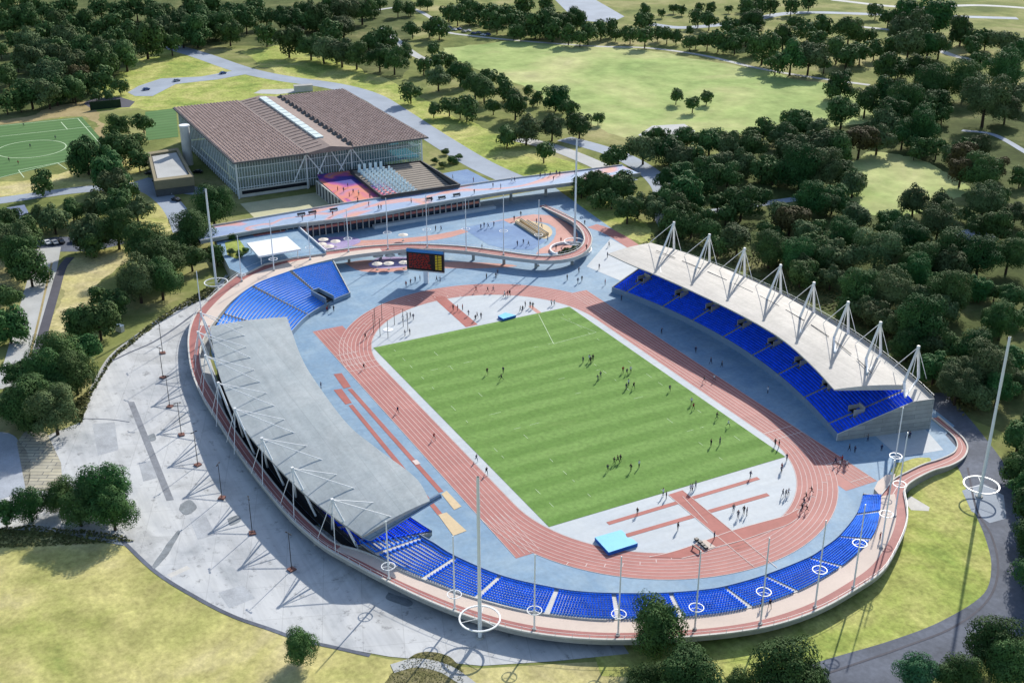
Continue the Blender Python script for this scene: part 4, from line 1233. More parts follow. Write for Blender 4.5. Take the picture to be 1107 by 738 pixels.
# ------------------------------------------------------------------ field equipment
def mat_thing(px, z, ht, label, name='landing_mat'):
    P = [ground_at(*p, z) for p in px]
    c = sum(P, Vector()) / len(P); c.z = .12
    b = MB(); b.prism([(p.x - c.x, p.y - c.y) for p in P], .0, ht, 'mat_top', 'mat_side')
    o = b.build(name, None, loc=None); o.location = c
    return tag(o, label, 'landing mat')
mat_thing([(643, 580.7), (671.5, 572.5), (676, 576.5), (677, 580.5), (684, 582.5), (689.5, 587), (658, 597)], .9, .85, 'large light blue pole vault landing mat with notched front, near south end')
mat_thing([(538.3, 341.3), (546.2, 337.7), (557.8, 340.6), (544, 344.6)], .9, .8, 'small light blue high jump mat beside the far pitch edge')
P = [ground_at(*p, .14) for p in ((750.7, 586.5), (762.6, 583.5), (773.8, 591), (761, 594.7))]
c = sum(P, Vector()) / 4
wj = thing('water_jump', 'pale rectangular steeplechase water jump with dark barrier on the inner bend', 'water jump', (c.x, c.y, .14))
b = MB(); b.prism([(p.x - c.x, p.y - c.y) for p in P], 0.03, .12, 'beige'); o = b.build('pit'); o.parent = wj
p0, p1 = ground_at(748.5, 592, .1) - c, ground_at(757, 598, .1) - c
b = MB(); b.bar(p0 + Vector((0, 0, .8)), p1 + Vector((0, 0, .8)), .3, 'black', .22)
for t in (.05, .95): b.bar(p0.lerp(p1, t), p0.lerp(p1, t) + Vector((0, 0, .8)), .2, 'black')
o = b.build('barrier'); o.parent = wj
for k, p in enumerate(((753, 583.5), (757, 586.5), (760, 589.5), (763, 592.3))):
    q_ = ground_at(*p, .25) - c
    b = MB(); b.box((q_.x, q_.y, .35), (.8, .8, .45), 'black'); o = b.build('marker_block'); o.parent = wj
# throwing cage
cp = ground_at(419.7, 356.3, .14)
cg = thing('throwing_cage', 'throwing cage of thin dark poles round a white circle on the far left infield', 'throwing cage', cp)
b = MB(); b.tube((0, 0, 0.0), (0, 0, .08), 1.6, 1.6, 'white', 24); o = b.build('throwing_circle'); o.parent = cg
posts = [(404, 359.5), (405.5, 352), (411, 363.5), (419.5, 365), (413, 346), (426.5, 351), (436, 353), (441, 357)]
tops = []
for p in posts:
    q_ = ground_at(*p, .14) - cp
    b = MB(); b.tube((q_.x, q_.y, 0), (q_.x, q_.y, 6.0), .10, .08, 'black', 6); o = b.build('pole'); o.parent = cg
    tops.append(Vector((q_.x, q_.y, 5.95)))
b = MB()
for i, j in ((0, 1), (1, 4), (4, 5), (5, 6), (6, 7), (0, 2), (2, 3)): b.bar(tops[i], tops[j], .05, 'black')
o = b.build('top_cable'); o.parent = cg

# ------------------------------------------------------------------ bridge plaza
BZ = 6.0
bridge = thing('footbridge', 'long raised footbridge painted in blue, pink and orange swirls in front of the sports hall', 'footbridge')
bl_ = [(-155, -60), (-157, -30), (-153.5, 3.4), (-155.5, 27.4), (-155.8, 65.5), (-153.4, 97.5), (-152, 125)]
bu_ = [(-168.5, -60), (-170, -30), (-171.5, 3.4), (-170.8, 48.5), (-170.5, 73.1), (-167.5, 103), (-166, 125)]
A = smooth(catmull([Vector((x, y, BZ)) for x, y in bl_], 60), 6); B2 = smooth(catmull([Vector((x, y, BZ)) for x, y in bu_], 60), 6)
def swirl_mat():
    k = NT('swirl_paint', .7, .25)
    n1 = k.noise(.035, 2, .4, k.coords('Object', (1, .55, 1)), 1.2)
    c = k.ramp(n1, [(.0, srgb(126, 150, 182)), (.42, srgb(150, 170, 194)), (.462, srgb(190, 160, 166)), (.49, srgb(200, 150, 134)), (.505, srgb(192, 150, 160)), (.52, srgb(146, 166, 192)), (.64, srgb(134, 154, 190)), (.68, srgb(190, 146, 150))], 'LINEAR')
    n2 = k.noise(.8, 4, .6)
    k.color(k.mix(1.0, c, k.ramp(n2, [(.3, g(.92)), (.7, g(1.07))]), 'MULTIPLY'))
    return k.m
M['swirl'] = swirl_mat()
b = MB(); b.strip(A, B2, 'swirl'); fixn_up(b.build('deck_surface', bridge))
dn = Vector((0, 0, -1.1))
b = MB(); b.strip(A, [p + dn for p in A], 'conc'); b.strip(B2, [p + dn for p in B2], 'conc'); b.strip([p + dn for p in A], [p + dn for p in B2], 'conc_dark'); b.build('deck_edge', bridge)
kerb([p for p in A], 1, .25, .5, 'conc_pale', 'parapet', bridge)
kerb([p for p in B2], 1, .25, .6, 'conc_pale', 'parapet', bridge)
for k in range(36, 60, 5):
    p = A[k].lerp(B2[k], .4)
    b = MB(); b.box((p.x, p.y, 2.45), (.9, .9, 4.85), 'conc'); b.build('support_column', bridge)
# branch to the hall with vivid paint
def vivid():
    k = NT('vivid_paint', .7, .25)
    n1 = k.noise(.06, 2, .4, None, 1.0)
    c = k.ramp(n1, [(.36, srgb(60, 60, 140)), (.42, srgb(112, 60, 140)), (.48, srgb(184, 92, 140)), (.54, srgb(206, 130, 100)), (.62, srgb(200, 120, 130)), (.7, srgb(110, 130, 180))])
    k.color(c); return k.m
M['vivid'] = vivid()
bpz = [(-170.6, 1), (-171.2, 24), (-213, 24), (-214, 4), (-205, 2.0)]
b = MB(); b.prism(bpz, BZ - 1.0, BZ - .02, 'vivid', 'conc'); b.build('branch_deck', bridge)
# lower concourse facade beneath the bridge
fac = thing('concourse_building', 'long low dark glazed concourse with pale fins running beneath the footbridge', 'building')
ya, yb = -30, 52
b = MB(); b.box((-157.6, (ya + yb) / 2, 2.35), (.3, yb - ya, 4.5), 'glass_dark'); b.build('glazing', fac)
b = MB(); b.box((-158.6, (ya + yb) / 2, 2.3), (.2, yb - ya, 4.4), 'conc_dark'); b.build('back_wall', fac)
b = MB(); b.box((-157.35, (ya + yb) / 2, 3.1), (.3, yb - ya, .9), 'orange'); b.build('painted_band', fac)
b = MB(); b.box((-155.4, 12 + 20, .65), (2.4, 52, 1.2), 'infield'); b.build('plinth', fac)
for k in range(34):
    y = ya + (yb - ya) * k / 33
    b = MB(); b.box((-156.9, y, 2.4), (.7, .2, 4.7), 'conc_pale'); b.build('fin', fac)
# blue platform on the left with the white canopy
plat = [ground_at(*p, BZ) for p in ((232, 252), (325, 243.5), (356, 274.5), (300, 286), (262, 298), (252, 290))]
pl = thing('viewing_platform', 'blue paved raised platform left of the concourse, around the white canopy', 'platform')
PZ = 4.3
plat = [ground_at(*p, PZ) for p in ((231, 256), (322, 246), (353, 273.5), (318, 278), (286, 285), (262, 297), (248, 290))]
b = MB(); b.prism([(p.x, p.y) for p in plat], .03, PZ, 'blue', 'conc_pale'); b.build('paving', pl)
kerb([plat[1], plat[2]], 1, .4, .9, 'white', 'parapet', pl)
quadc = [ground_at(*p, PZ + 3.6) for p in ((266.8, 262.6), (310.2, 255.4), (325.6, 268.9), (279.5, 277))]
cn = sum(quadc, Vector()) / 4
cano = thing('canopy', 'flat white square canopy on thin posts on the blue platform', 'canopy', (cn.x, cn.y, PZ))
b = MB(); b.prism([(p.x - cn.x, p.y - cn.y) for p in quadc], 3.0, 3.6, 'white'); o = b.build('roof'); o.parent = cano
for p in quadc:
    q_ = (p - cn) * .86
    b = MB(); b.tube((q_.x, q_.y, 0), (q_.x, q_.y, 3.02), .18, .18, 'steel'); o = b.build('post'); o.parent = cano
quad('pink_paving', [(272, 252.5), (306, 247), (309, 250), (275, 255.5)], PZ + .02, 'orange')

# ------------------------------------------------------------------ sports hall
hall = thing('sports_hall', 'large glazed sports hall with a brown folded roof and a pale skylight strip', 'sports hall')
HX0, HX1, HY0, HY1, HZ = -316.0, -212.0, -31.0, 54.0, 16.4
def folded(y0, y1, nx, ny, nm):
    b = MB()
    for i in range(nx):
        for j in range(ny):
            xa, xb = HX0 + (HX1 - HX0) * i / nx, HX0 + (HX1 - HX0) * (i + 1) / nx
            ya_, yb_ = y0 + (y1 - y0) * j / ny, y0 + (y1 - y0) * (j + 1) / ny
            ap = ((xa + xb) / 2 - .25, (ya_ * .62 + yb_ * .38), HZ + .62)
            cs = [(xa, ya_, HZ), (xb, ya_, HZ), (xb, yb_, HZ), (xa, yb_, HZ)]
            for q_ in range(4): b.face([cs[q_], cs[(q_ + 1) % 4], ap], 'hall_roof')
    return b.build(nm, hall)
folded(HY0, 0, 46, 20, 'roof_wing')
folded(20, HY1, 46, 22, 'roof_wing')
b = MB(); b.box(((HX0 + HX1) / 2, (HY0 + 0) / 2, HZ - .35), (HX1 - HX0 + .8, -HY0 + .8, .6), 'conc_dark'); b.build('roof_edge', hall)
b = MB(); b.box(((HX0 + HX1) / 2, (20 + HY1) / 2, HZ - .35), (HX1 - HX0 + .8, HY1 - 20 + .8, .6), 'conc_dark'); b.build('roof_edge', hall)
b = MB()
rid = [(0.3, HZ - .1), (10.2, HZ + 1.5), (20, HZ - .1)]
for k in range(2):
    (y0, z0), (y1, z1) = rid[k], rid[k + 1]
    b.face([(HX0 + 1, y0, z0), (HX1, y0, z0), (HX1, y1, z1), (HX0 + 1, y1, z1)], 'hall_ridge')
for x in (HX0 + 1, HX1): b.face([(x, .3, HZ - .9), (x, 20, HZ - .9), (x, 20, HZ - .1), (x, 10.2, HZ + 1.5), (x, .3, HZ - .1)], 'hall_ridge')
b.build('ridge_roof', hall)
for i in range(22):
    x = HX0 + 4 + i * 4.5
    b = MB(); b.bar((x, 1.0, HZ + .12), (x, 8.0, HZ + 1.25), .35, 'hall_roof', .3); b.build('ridge_rib', hall)
for i in range(14):
    x0 = HX0 + 6 + i * 6.0
    b = MB(); b.prism([(x0, 8.8), (x0 + 5.2, 8.8), (x0 + 5.2, 12.2), (x0, 12.2)], HZ + 1.1, HZ + 1.95, 'glassroof'); b.build('skylight', hall)
b = MB()
for i in range(17):
    x0 = HX0 + 2 + i * 6.0
    b.face([(x0, 18.6, HZ + .1), (x0 + 4, 18.6, HZ + .1), (x0 + 2, 20.4, HZ + 1.7)], 'black'); b.face([(x0, 18.6, HZ + .1), (x0 + 2, 20.4, HZ + 1.7), (x0, 20.6, HZ + .2)], 'black'); b.face([(x0 + 4, 18.6, HZ + .1), (x0 + 4, 20.6, HZ + .2), (x0 + 2, 20.4, HZ + 1.7)], 'black')
b.build('valley_vent', hall)
FX, SY, EY = HX1 - 4.0, HY0 + 1.5, HY1 - 1.5
b = MB(); b.box((FX, (SY + EY) / 2, HZ / 2 + .3), (.12, EY - SY, HZ - 1.4), 'glass'); b.build('front_glazing', hall)
b = MB(); b.box(((HX0 + FX) / 2, SY, HZ / 2 + .3), (FX - HX0 - 2, .12, HZ - 1.4), 'glass'); b.build('side_glazing', hall)
b = MB(); b.box(((HX0 + FX) / 2, EY, HZ / 2 + .3), (FX - HX0 - 2, .12, HZ - 1.4), 'glass'); b.build('side_glazing', hall)
b = MB(); b.box((HX0 + 1.5, (SY + EY) / 2, HZ / 2), (.3, EY - SY, HZ - 1), 'conc_pale'); b.build('rear_wall', hall)
b = MB()
for k in range(72):
    y = SY + (EY - SY) * k / 71; b.box((FX + .2, y, HZ / 2 + .25), (.25, .14, HZ - 1.6), 'steel')
for z in (4.2, 8.6, 12.6): b.box((FX + .16, (SY + EY) / 2, z), (.18, EY - SY, .22), 'steel')
b.build('front_mullions', hall)
b = MB()
for k in range(34):
    x = HX0 + 3 + (FX - HX0 - 3) * k / 33; b.box((x, SY - .2, HZ / 2 + .25), (.22, .3, HZ - 1.6), 'steel')
b.box(((HX0 + FX) / 2, SY - .14, 3.4), (FX - HX0 - 3, .16, .5), 'steel')
b.build('side_mullions', hall)
for nm, z, m in (('hall_floor', 7.0, 'interior_floor'), ('gallery_floor', 12.0, 'interior')):
    b = MB(); b.box(((FX - 30), (SY + 4) / 2, z), (56, 34, .5), m) if z < 8 else b.box((FX - 8, (SY + 4) / 2, z), (12, 34, .5), m)
    b.build(nm, hall)
b = MB(); b.box((FX - 11, -15, 10.5), (.4, 30, 10.5), 'interior'); b.box((FX - 28, (SY + EY) / 2, 8.2), (.4, EY - SY - 2, 15), 'interior'); b.build('inner_wall', hall)
b = MB(); b.box((FX - 16, 36, 6.6), (30, 32, .6), 'pool_blue'); b.build('pool_deck', hall)
b = MB(); b.box((FX - 4, 36, 11.5), (6, 32, .5), 'interior'); b.build('gallery_floor', hall)
b = MB(); b.box((FX + .35, -14, 1.9), (.3, 30, 3.4), 'conc_pale'); b.box((FX + .55, -14, 2.3), (.2, 28, 1.4), 'dark'); b.build('ground_floor_front', hall)
b = MB()
for (y0, z0), (y1, z1) in (((0, HZ - 1), (6.5, 6)), ((10.2, HZ), (4.5, 6)), ((10.2, HZ), (16, 6)), ((20, HZ - 1), (14, 6)), ((-6, 4), (0, HZ - 1)), ((26, 6), (20, HZ - 1))):
    b.tube((FX + 1.6, y0, z0), (FX + 1.6, y1, z1), .28, .28, 'white', 8)
b.build('diagonal_struts', hall)
for y in (SY, 0.0, 20.0, EY):
    b = MB(); b.box((FX + .9, y, HZ / 2 - .4), (.5, .5, HZ - .95), 'white'); b.build('corner_column', hall)
# sunken court and its walls
sheet('sunken_court', [(-208.5, -31, 0), (-172.5, -31, 0), (-172.5, 3, 0), (-208.5, 3, 0)], Z5, 'court')
cw = thing('retaining_wall', 'tall pale concrete retaining wall beside the beige sunken court', 'wall')
b = MB(); b.box((-190, 1.2, 2.9), (34, .6, 5.7), 'conc_pale'); b.build('wall', cw)
b = MB()
for k in range(9): b.box((-205 + k * 3.8, .8, 3.0), (1.0, .3, 5.0), 'conc_dark')
b.build('recess', cw)
# cylinder chimney and annex
ch = thing('chimney', 'pale round concrete chimney against the side of the sports hall', 'chimney', (0, 0, 0))
p = ground_at(204, 178)
b = MB(); b.tube((p.x, p.y, .02), (p.x, p.y, 17.5), 2.1, 2.1, 'conc_pale', 24); b.build('shaft', ch)
b = MB(); b.tube((p.x, p.y, 17.52), (p.x, p.y, 18.1), 2.3, 2.3, 'white', 24); b.build('cap', ch)
an = thing('annex_building', 'low flat-roofed beige annex with dark base left of the sports hall', 'building')
q4 = [ground_at(*p_, 7.0) for p_ in ((160, 165), (192, 160), (209, 190.5), (167, 195.5))]
pl4 = [(p_.x, p_.y) for p_ in q4]
c4 = sum(q4, Vector()) / 4
ins = lambda f_: [(c4.x + (x - c4.x) * f_, c4.y + (y - c4.y) * f_) for x, y in pl4]
b = MB(); b.prism(pl4, .03, 3.2, 'conc_dark'); b.build('ground_storey', an)
b = MB(); b.prism(ins(1.02), 3.22, 6.0, 'conc', 'cladding'); b.build('upper_storey', an)
bb = MB(); o4, i4 = ins(1.02), ins(.86)
bb.strip([Vector((x, y, 7.0)) for x, y in o4], [Vector((x, y, 7.0)) for x, y in i4], 'cladding', True); bb.strip([Vector((x, y, 7.0)) for x, y in o4], [Vector((x, y, 6.02)) for x, y in o4], 'cladding', True); bb.strip([Vector((x, y, 7.0)) for x, y in i4], [Vector((x, y, 6.02)) for x, y in i4], 'cladding', True)
bb.build('parapet', an)
b = MB(); b.prism(ins(.80), 6.02, 6.3, 'pale_path'); b.build('roof', an)

# ------------------------------------------------------------------ amphitheatre with chairs
am = thing('amphitheatre', 'dark edged sunken amphitheatre of grey steps between the hall and the footbridge', 'amphitheatre')
AQ = [ground_at(*p, BZ) for p in ((378.5, 187.5), (455, 177.3), (497, 203), (413, 215.5))]
def am_pt(s_, t, z): 
    p = AQ[0].lerp(AQ[1], s_).lerp(AQ[3].lerp(AQ[2], s_), t); return Vector((p.x, p.y, z))
NS = 16
def am_z(t): return BZ + 1.1 - 2.3 * t
b = MB()
for k in range(NS):
    t0, t1 = k / NS, (k + 1) / NS
    z0 = am_z(t0)
    b.face([am_pt(.03, t0, z0), am_pt(.97, t0, z0), am_pt(.97, t1, z0), am_pt(.03, t1, z0)], mottled('step_grey', srgb(140, 132, 122), .1, .4) if k == 0 else b.mats[0])
    b.face([am_pt(.03, t1, z0), am_pt(.97, t1, z0), am_pt(.97, t1, am_z(t1)), am_pt(.03, t1, am_z(t1))], 'conc_dark')
b.build('steps', am)
b = MB()
for (s0, t0), (s1, t1) in (((0, 0), (1, 0)), ((1, 0), (1, 1)), ((1, 1), (0, 1)), ((0, 1), (0, 0))):
    n_k = 2
    za = BZ + 1.3; a_, c_ = am_pt(s0, t0, za), am_pt(s1, t1, za)
    b.bar(a_, c_, .7, 'black', .5); 
    b.face([a_, c_, Vector((c_.x, c_.y, .03)), Vector((a_.x, a_.y, .03))], 'conc_dark')
b.build('edge_wall', am)
quad('blue_forecourt', [(478, 187.5), (505, 183), (534, 198), (497, 204.5)], .05, 'blue2')
mb = MB()
mb.tube((0, 0, 0), (0, 0, .5), .62, .5, M['mat_top'] if False else mottled('pale_blue_cloth', srgb(206, 222, 228), .05, .5), 8)
mb.box((-.34, 0, 1.0), (.22, .8, 1.1), mb.mats[0])
chair0 = mb.build('covered_chair')
tag(chair0, 'pale blue covered chair standing in the rows on the amphitheatre steps', 'chair', 'pale blue chairs on the amphitheatre')
first = True
for k in range(12):
    for j in range(6):
        if k == 0 and j == 5: continue
        o = chair0 if first else chair0.copy()
        if not first: COL.objects.link(o)
        first = False
        t = .08 + .076 * k
        kk = int(t * NS)
        o.location = am_pt(.10 + .075 * j, t, am_z(kk / NS) + .01)
        sc = 1.5 if k == 0 else 1.15
        o.scale = (sc, sc, sc * (1.1 if k else 1.4)); o.rotation_euler = (0, 0, R(-10) + random.uniform(-.1, .1))
        if k == 0: o['label'] = 'tall pale blue covered chair in the highest row on the amphitheatre steps'

# ------------------------------------------------------------------ parasols, benches, planter
p0 = thing('parasol', 'x', 'parasol', (0, 0, 0), 'cream parasols on the plaza')
b = MB(); b.tube((0, 0, 0), (0, 0, 2.5), .07, .06, 'steel', 6); o = b.build('pole'); o.parent = p0
b = MB(); b.tube((0, 0, 2.2), (0, 0, 2.75), 1.9, .15, mottled('cream_canvas', srgb(222, 212, 198), .06, .6), 12); o = b.build('canopy'); o.parent = p0
b = MB(); b.tube((0, 0, 0), (0, 0, .15), .5, .45, 'conc', 10); o = b.build('base'); o.parent = p0
PP = [((409, 279), 0), ((422, 278.5), 0), ((436, 277), 0), ((420.5, 287), 0), ((437, 286), 0), ((408, 287.5), 0), ((348, 266), 0), ((356, 268.5), 0), ((363, 263), 0), ((350, 261), 0), ((436, 256), 0)]
for i, (p, z) in enumerate(PP):
    c = p0 if i == 0 else copy_tree(p0)
    c.location = ground_at(p[0], p[1] + 4, .13)
    side = 'left of the scoreboard' if i < 6 else ('beside the dark concourse glazing' if i < 10 else 'in front of the footbridge, alone')
    c['label'] = 'cream round parasol on the lilac paving ' + side if i < 10 else 'single cream parasol standing on its own before the concourse'
# timber benches / steps by the court
for i, (a_, c_) in enumerate((((558, 241), (584, 258)), ((563, 238.5), (589, 255.5)), ((570, 240), (592, 254)))):
    A_, C_ = ground_at(*a_, .2), ground_at(*c_, .2)
    m_ = (A_ + C_) / 2
    b = MB(); b.bar(A_ - m_, C_ - m_, 1.1, 'sand', .9)
    b.bar(A_ - m_ + Vector((0, 0, .48)), C_ - m_ + Vector((0, 0, .48)), .5, 'conc_dark', .06)
    o = b.build('long_bench'); o.location = m_ + Vector((0, 0, .4))
    tag(o, 'long cream bench block beside the blue court, %s of three' % ('nearest', 'middle', 'farthest')[i], 'bench', 'long benches at the blue court')
for i, (p, lb) in enumerate((((326, 233), 'left pair'), ((338, 231), 'left pair'), ((361, 228), 'branch corner'), ((464, 216.5), 'middle pair'), ((478, 215), 'middle pair'), ((494, 212), 'right single'))):
    P = ground_at(*p, BZ + .02)
    th = thing('bench', 'small dark bench on the footbridge edge, %s' % lb, 'bench', P, 'dark benches on the footbridge')
    b = MB(); b.box((0, 0, .45), (.7, 3.2, .12), 'black'); o = b.build('seat'); o.parent = th
    b = MB(); b.box((-.35, 0, .8), (.1, 3.2, .5), 'black'); o = b.build('backrest'); o.parent = th
    for s_ in (-1, 1):
        b = MB(); b.box((0, 1.3 * s_, .2), (.6, .12, .4), 'black'); o = b.build('leg'); o.parent = th
pc = ground_at(617, 271, .1)
pt = thing('planter', 'curved raised white planter rim inside the loop of the walkway', 'planter', pc)
b = MB(); b.ring((0, 0, .45), 7.5, .5, 'white', 36, .9); o = b.build('rim'); o.parent = pt

# ------------------------------------------------------------------ foliage meshes
def crown_mesh(name, seed, mat, leaves=5200, lobes=19, flat=.86, leaf=.032, shape='round'):
    """leaf faces spread over and inside many uneven lobes; unit crown width 1, centre at z = 0"""
    rnd = random.Random(seed)
    L = []
    for i in range(lobes):
        th = rnd.uniform(0, 2 * math.pi); u = rnd.uniform(-.85, 1.0)
        rr = math.sqrt(max(0, 1 - u * u)); d = rnd.uniform(.16, .37)
        r = rnd.uniform(.10, .22)
        L.append((Vector((rr * math.cos(th) * d, rr * math.sin(th) * d, u * d * flat)), r))
    L.append((Vector((0, 0, 0)), .30))
    if shape == 'tall': L = [(Vector((c.x * .75, c.y * .75, c.z * 1.5)), r * .9) for c, r in L]
    tot = sum(r * r for _, r in L)
    v, f = [], []
    for c, r in L:
        n = int(leaves * r * r / tot)
        for _ in range(n):
            d = Vector((rnd.gauss(0, 1), rnd.gauss(0, 1), rnd.gauss(0, 1))).normalized()
            if d.z < -.55 and rnd.random() < .7: d.z = -d.z
            wob = 1 + .22 * noise.noise(d * 2.3 + Vector((seed, c.x * 9, c.y * 9)))
            rad = r * wob * (1 - .32 * rnd.random() ** 2.2)
            p = c + Vector((d.x, d.y, d.z * flat)) * rad
            nrm = (d + Vector((rnd.gauss(0, .22), rnd.gauss(0, .22), rnd.gauss(0, .22) + .10))).normalized()
            a = nrm.cross(Vector((rnd.gauss(0, 1), rnd.gauss(0, 1), rnd.gauss(0, 1)))).normalized()
            q_ = nrm.cross(a)
            s_ = leaf * rnd.uniform(.6, 1.35)
            i = len(v)
            v += [tuple(p - a * s_), tuple(p - q_ * s_ * .6), tuple(p + a * s_), tuple(p + q_ * s_ * .6)]
            f.append((i, i + 1, i + 2, i + 3))
    rs = sorted(math.hypot(p[0], p[1]) for p in v); k_ = .5 / rs[int(len(rs) * .985)]
    v = [(p[0] * k_, p[1] * k_, p[2] * k_) for p in v]
    me = bpy.data.meshes.new(name)
    me.from_pydata(v, [], f); me.materials.append(mat); me.update()
    return me

def trunk_mesh(seed):
    rnd = random.Random(seed)
    b = MB()
    b.tube((0, 0, 0), (.01, .0, .36), .034, .022, 'bark', 7)
    for k in range(4):
        t = 2 * math.pi * k / 4 + rnd.uniform(-.5, .5)
        b.tube((.008, 0, .26 + .03 * k), (.2 * math.cos(t), .2 * math.sin(t), .55 + .06 * k), .014, .006, 'bark', 5)
    me = bpy.data.meshes.new('trunk')
    me.from_pydata(b.v, [], b.f); me.materials.append(M['bark']); me.update()
    return me

LEAF['scrub'] = leaf_mat('leaf_scrub', (0.07, 0.085, 0.035, 1), (0.16, 0.16, 0.07, 1))
CR = {}
sd_ = 0
for tone in ('dark', 'olive', 'fresh', 'rust', 'bright'):
    CR[tone] = []
    for k in range({'dark': 5, 'olive': 4, 'fresh': 3, 'rust': 2, 'bright': 1}[tone]):
        sd_ += 1
        CR[tone].append(crown_mesh('crown', sd_, LEAF[tone], leaf=.026))
FINE = {t: [crown_mesh('crown', 50 + i, LEAF[t], leaves=16000, lobes=28, leaf=.0145)] for i, t in enumerate(('dark', 'olive', 'fresh', 'bright'))}
TR = [trunk_mesh(k) for k in range(3)]

def conv(lst, x0, y0, sc): return [(x0 + x / sc, y0 + y / sc, w_ / sc) for x, y, w_ in lst]
T = []   # (px, py, width px, zone)
def add(zone, lst): T.extend((x, y, w_, zone) for x, y, w_ in lst)
add('nw', conv([(35, 110, 110), (140, 90, 130), (150, 30, 110), (40, 20, 110), (250, 60, 90), (360, 30, 110), (330, 110, 120), (460, 120, 130), (545, 40, 100), (640, 50, 110), (740, 40, 110), (620, 140, 110), (600, 210, 110), (250, 170, 110), (355, 190, 130), (480, 250, 150), (560, 330, 150), (140, 210, 120), (240, 260, 130), (150, 310, 140), (300, 290, 120), (400, 340, 140), (440, 410, 120), (250, 400, 160), (160, 480, 170), (40, 400, 120), (30, 550, 110), (300, 490, 130), (400, 480, 120), (0, 270, 80), (680, 290, 150), (560, 430, 110), (790, 200, 180), (700, 170, 110), (880, 160, 120), (860, 60, 130), (960, 110, 120), (1040, 50, 120), (1060, 140, 130), (990, 180, 120)], 0, 0, 5.03))
add('turf', conv([(520, 510, 60), (590, 510, 60), (650, 460, 85), (640, 680, 130), (775, 655, 115)], 0, 0, 5.03))
add('nw2', conv([(60, 160, 150), (100, 90, 120), (200, 130, 130), (240, 170, 120), (270, 60, 120), (330, 110, 110), (30, 60, 110), (160, 40, 100), (370, 40, 110), (440, 180, 110), (440, 80, 110), (550, 90, 130), (560, 220, 140), (660, 60, 120), (730, 90, 130), (640, 110, 110), (680, 240, 130), (750, 260, 130), (800, 190, 110), (850, 280, 130), (860, 140, 120), (930, 290, 130), (780, 40, 110), (870, 50, 140), (960, 40, 140), (1030, 200, 80)], 200, 0, 5.03))
add('park', conv([(30, 210, 110), (50, 310, 120), (130, 320, 130), (100, 205, 110), (190, 270, 80), (20, 60, 60), (55, 15, 70), (150, 40, 80), (220, 40, 70), (310, 10, 70), (230, 150, 90), (320, 150, 80), (375, 150, 100), (425, 60, 90), (475, 75, 100), (520, 15, 90), (590, 60, 100), (650, 90, 110), (730, 70, 100), (690, 120, 100), (770, 110, 110), (840, 20, 110), (860, 120, 80), (920, 170, 70), (970, 110, 130), (960, 20, 90), (820, 170, 80), (990, 160, 100), (1070, 110, 110), (1080, 180, 100)], 400, 0, 5.03))
add('clump', conv([(220, 490, 110), (290, 350, 90), (340, 265, 80), (380, 320, 110), (370, 410, 130), (345, 590, 80), (430, 560, 110), (490, 390, 120), (570, 440, 150), (620, 480, 130), (525, 585, 115), (650, 410, 90), (670, 570, 85), (730, 490, 100), (790, 560, 140), (860, 490, 60), (910, 530, 70), (1010, 520, 130), (1075, 580, 110), (990, 680, 135), (850, 690, 150)], 400, 0, 5.03))
add('clump', conv([(545, 370, 90), (715, 430, 100), (880, 310, 110), (965, 285, 55)], 420, 60, 4.258))
add('row', conv([(40, 120, 130), (120, 110, 120), (180, 170, 110), (250, 150, 100), (300, 150, 80), (330, 180, 70), (480, 110, 100), (410, 180, 90), (490, 190, 110), (560, 180, 70), (610, 180, 90), (660, 200, 70), (735, 230, 75), (735, 165, 40), (780, 90, 90), (840, 100, 100), (830, 210, 100), (890, 210, 110), (950, 140, 100), (980, 230, 100), (1040, 180, 100), (1080, 110, 90), (1090, 230, 110)], 600, 0, 5.03))
add('far', conv([(490, 45, 75), (580, 65, 50), (645, 35, 60), (690, 45, 60), (785, 35, 60), (850, 35, 60), (945, 40, 50), (1060, 40, 100), (1030, 20, 70)], 600, 0, 5.03))
add('island', conv([(660, 510, 90), (750, 550, 100), (825, 520, 80)], 600, 0, 5.03))
add('ne', conv([(70, 20, 70), (30, 30, 60), (120, 20, 60), (200, 20, 60), (270, 5, 60), (50, 90, 90), (25, 130, 80), (90, 180, 110), (170, 150, 90), (200, 220, 110), (140, 240, 80), (215, 90, 60), (265, 110, 80), (325, 100, 70), (270, 220, 110), (330, 240, 70), (300, 160, 80), (380, 190, 90), (425, 120, 100), (415, 220, 80), (470, 200, 80), (500, 140, 60), (525, 190, 70), (530, 40, 55), (580, 60, 70), (640, 45, 90), (690, 45, 80), (690, 100, 110), (770, 60, 120), (660, 170, 110), (735, 170, 90), (780, 170, 90), (865, 120, 90), (910, 160, 80), (960, 150, 70), (1030, 160, 90), (1090, 170, 70), (1080, 210, 90), (570, 260, 100), (620, 260, 80), (690, 265, 90), (740, 330, 130), (770, 290, 80), (940, 240, 80), (880, 310, 130), (1030, 280, 140), (395, 325, 90), (490, 395, 100), (560, 360, 120), (400, 430, 110), (640, 400, 130), (770, 400, 110), (790, 440, 70), (960, 390, 160), (1090, 370, 90), (590, 440, 110), (720, 420, 90)], 800, 0, 3.606))
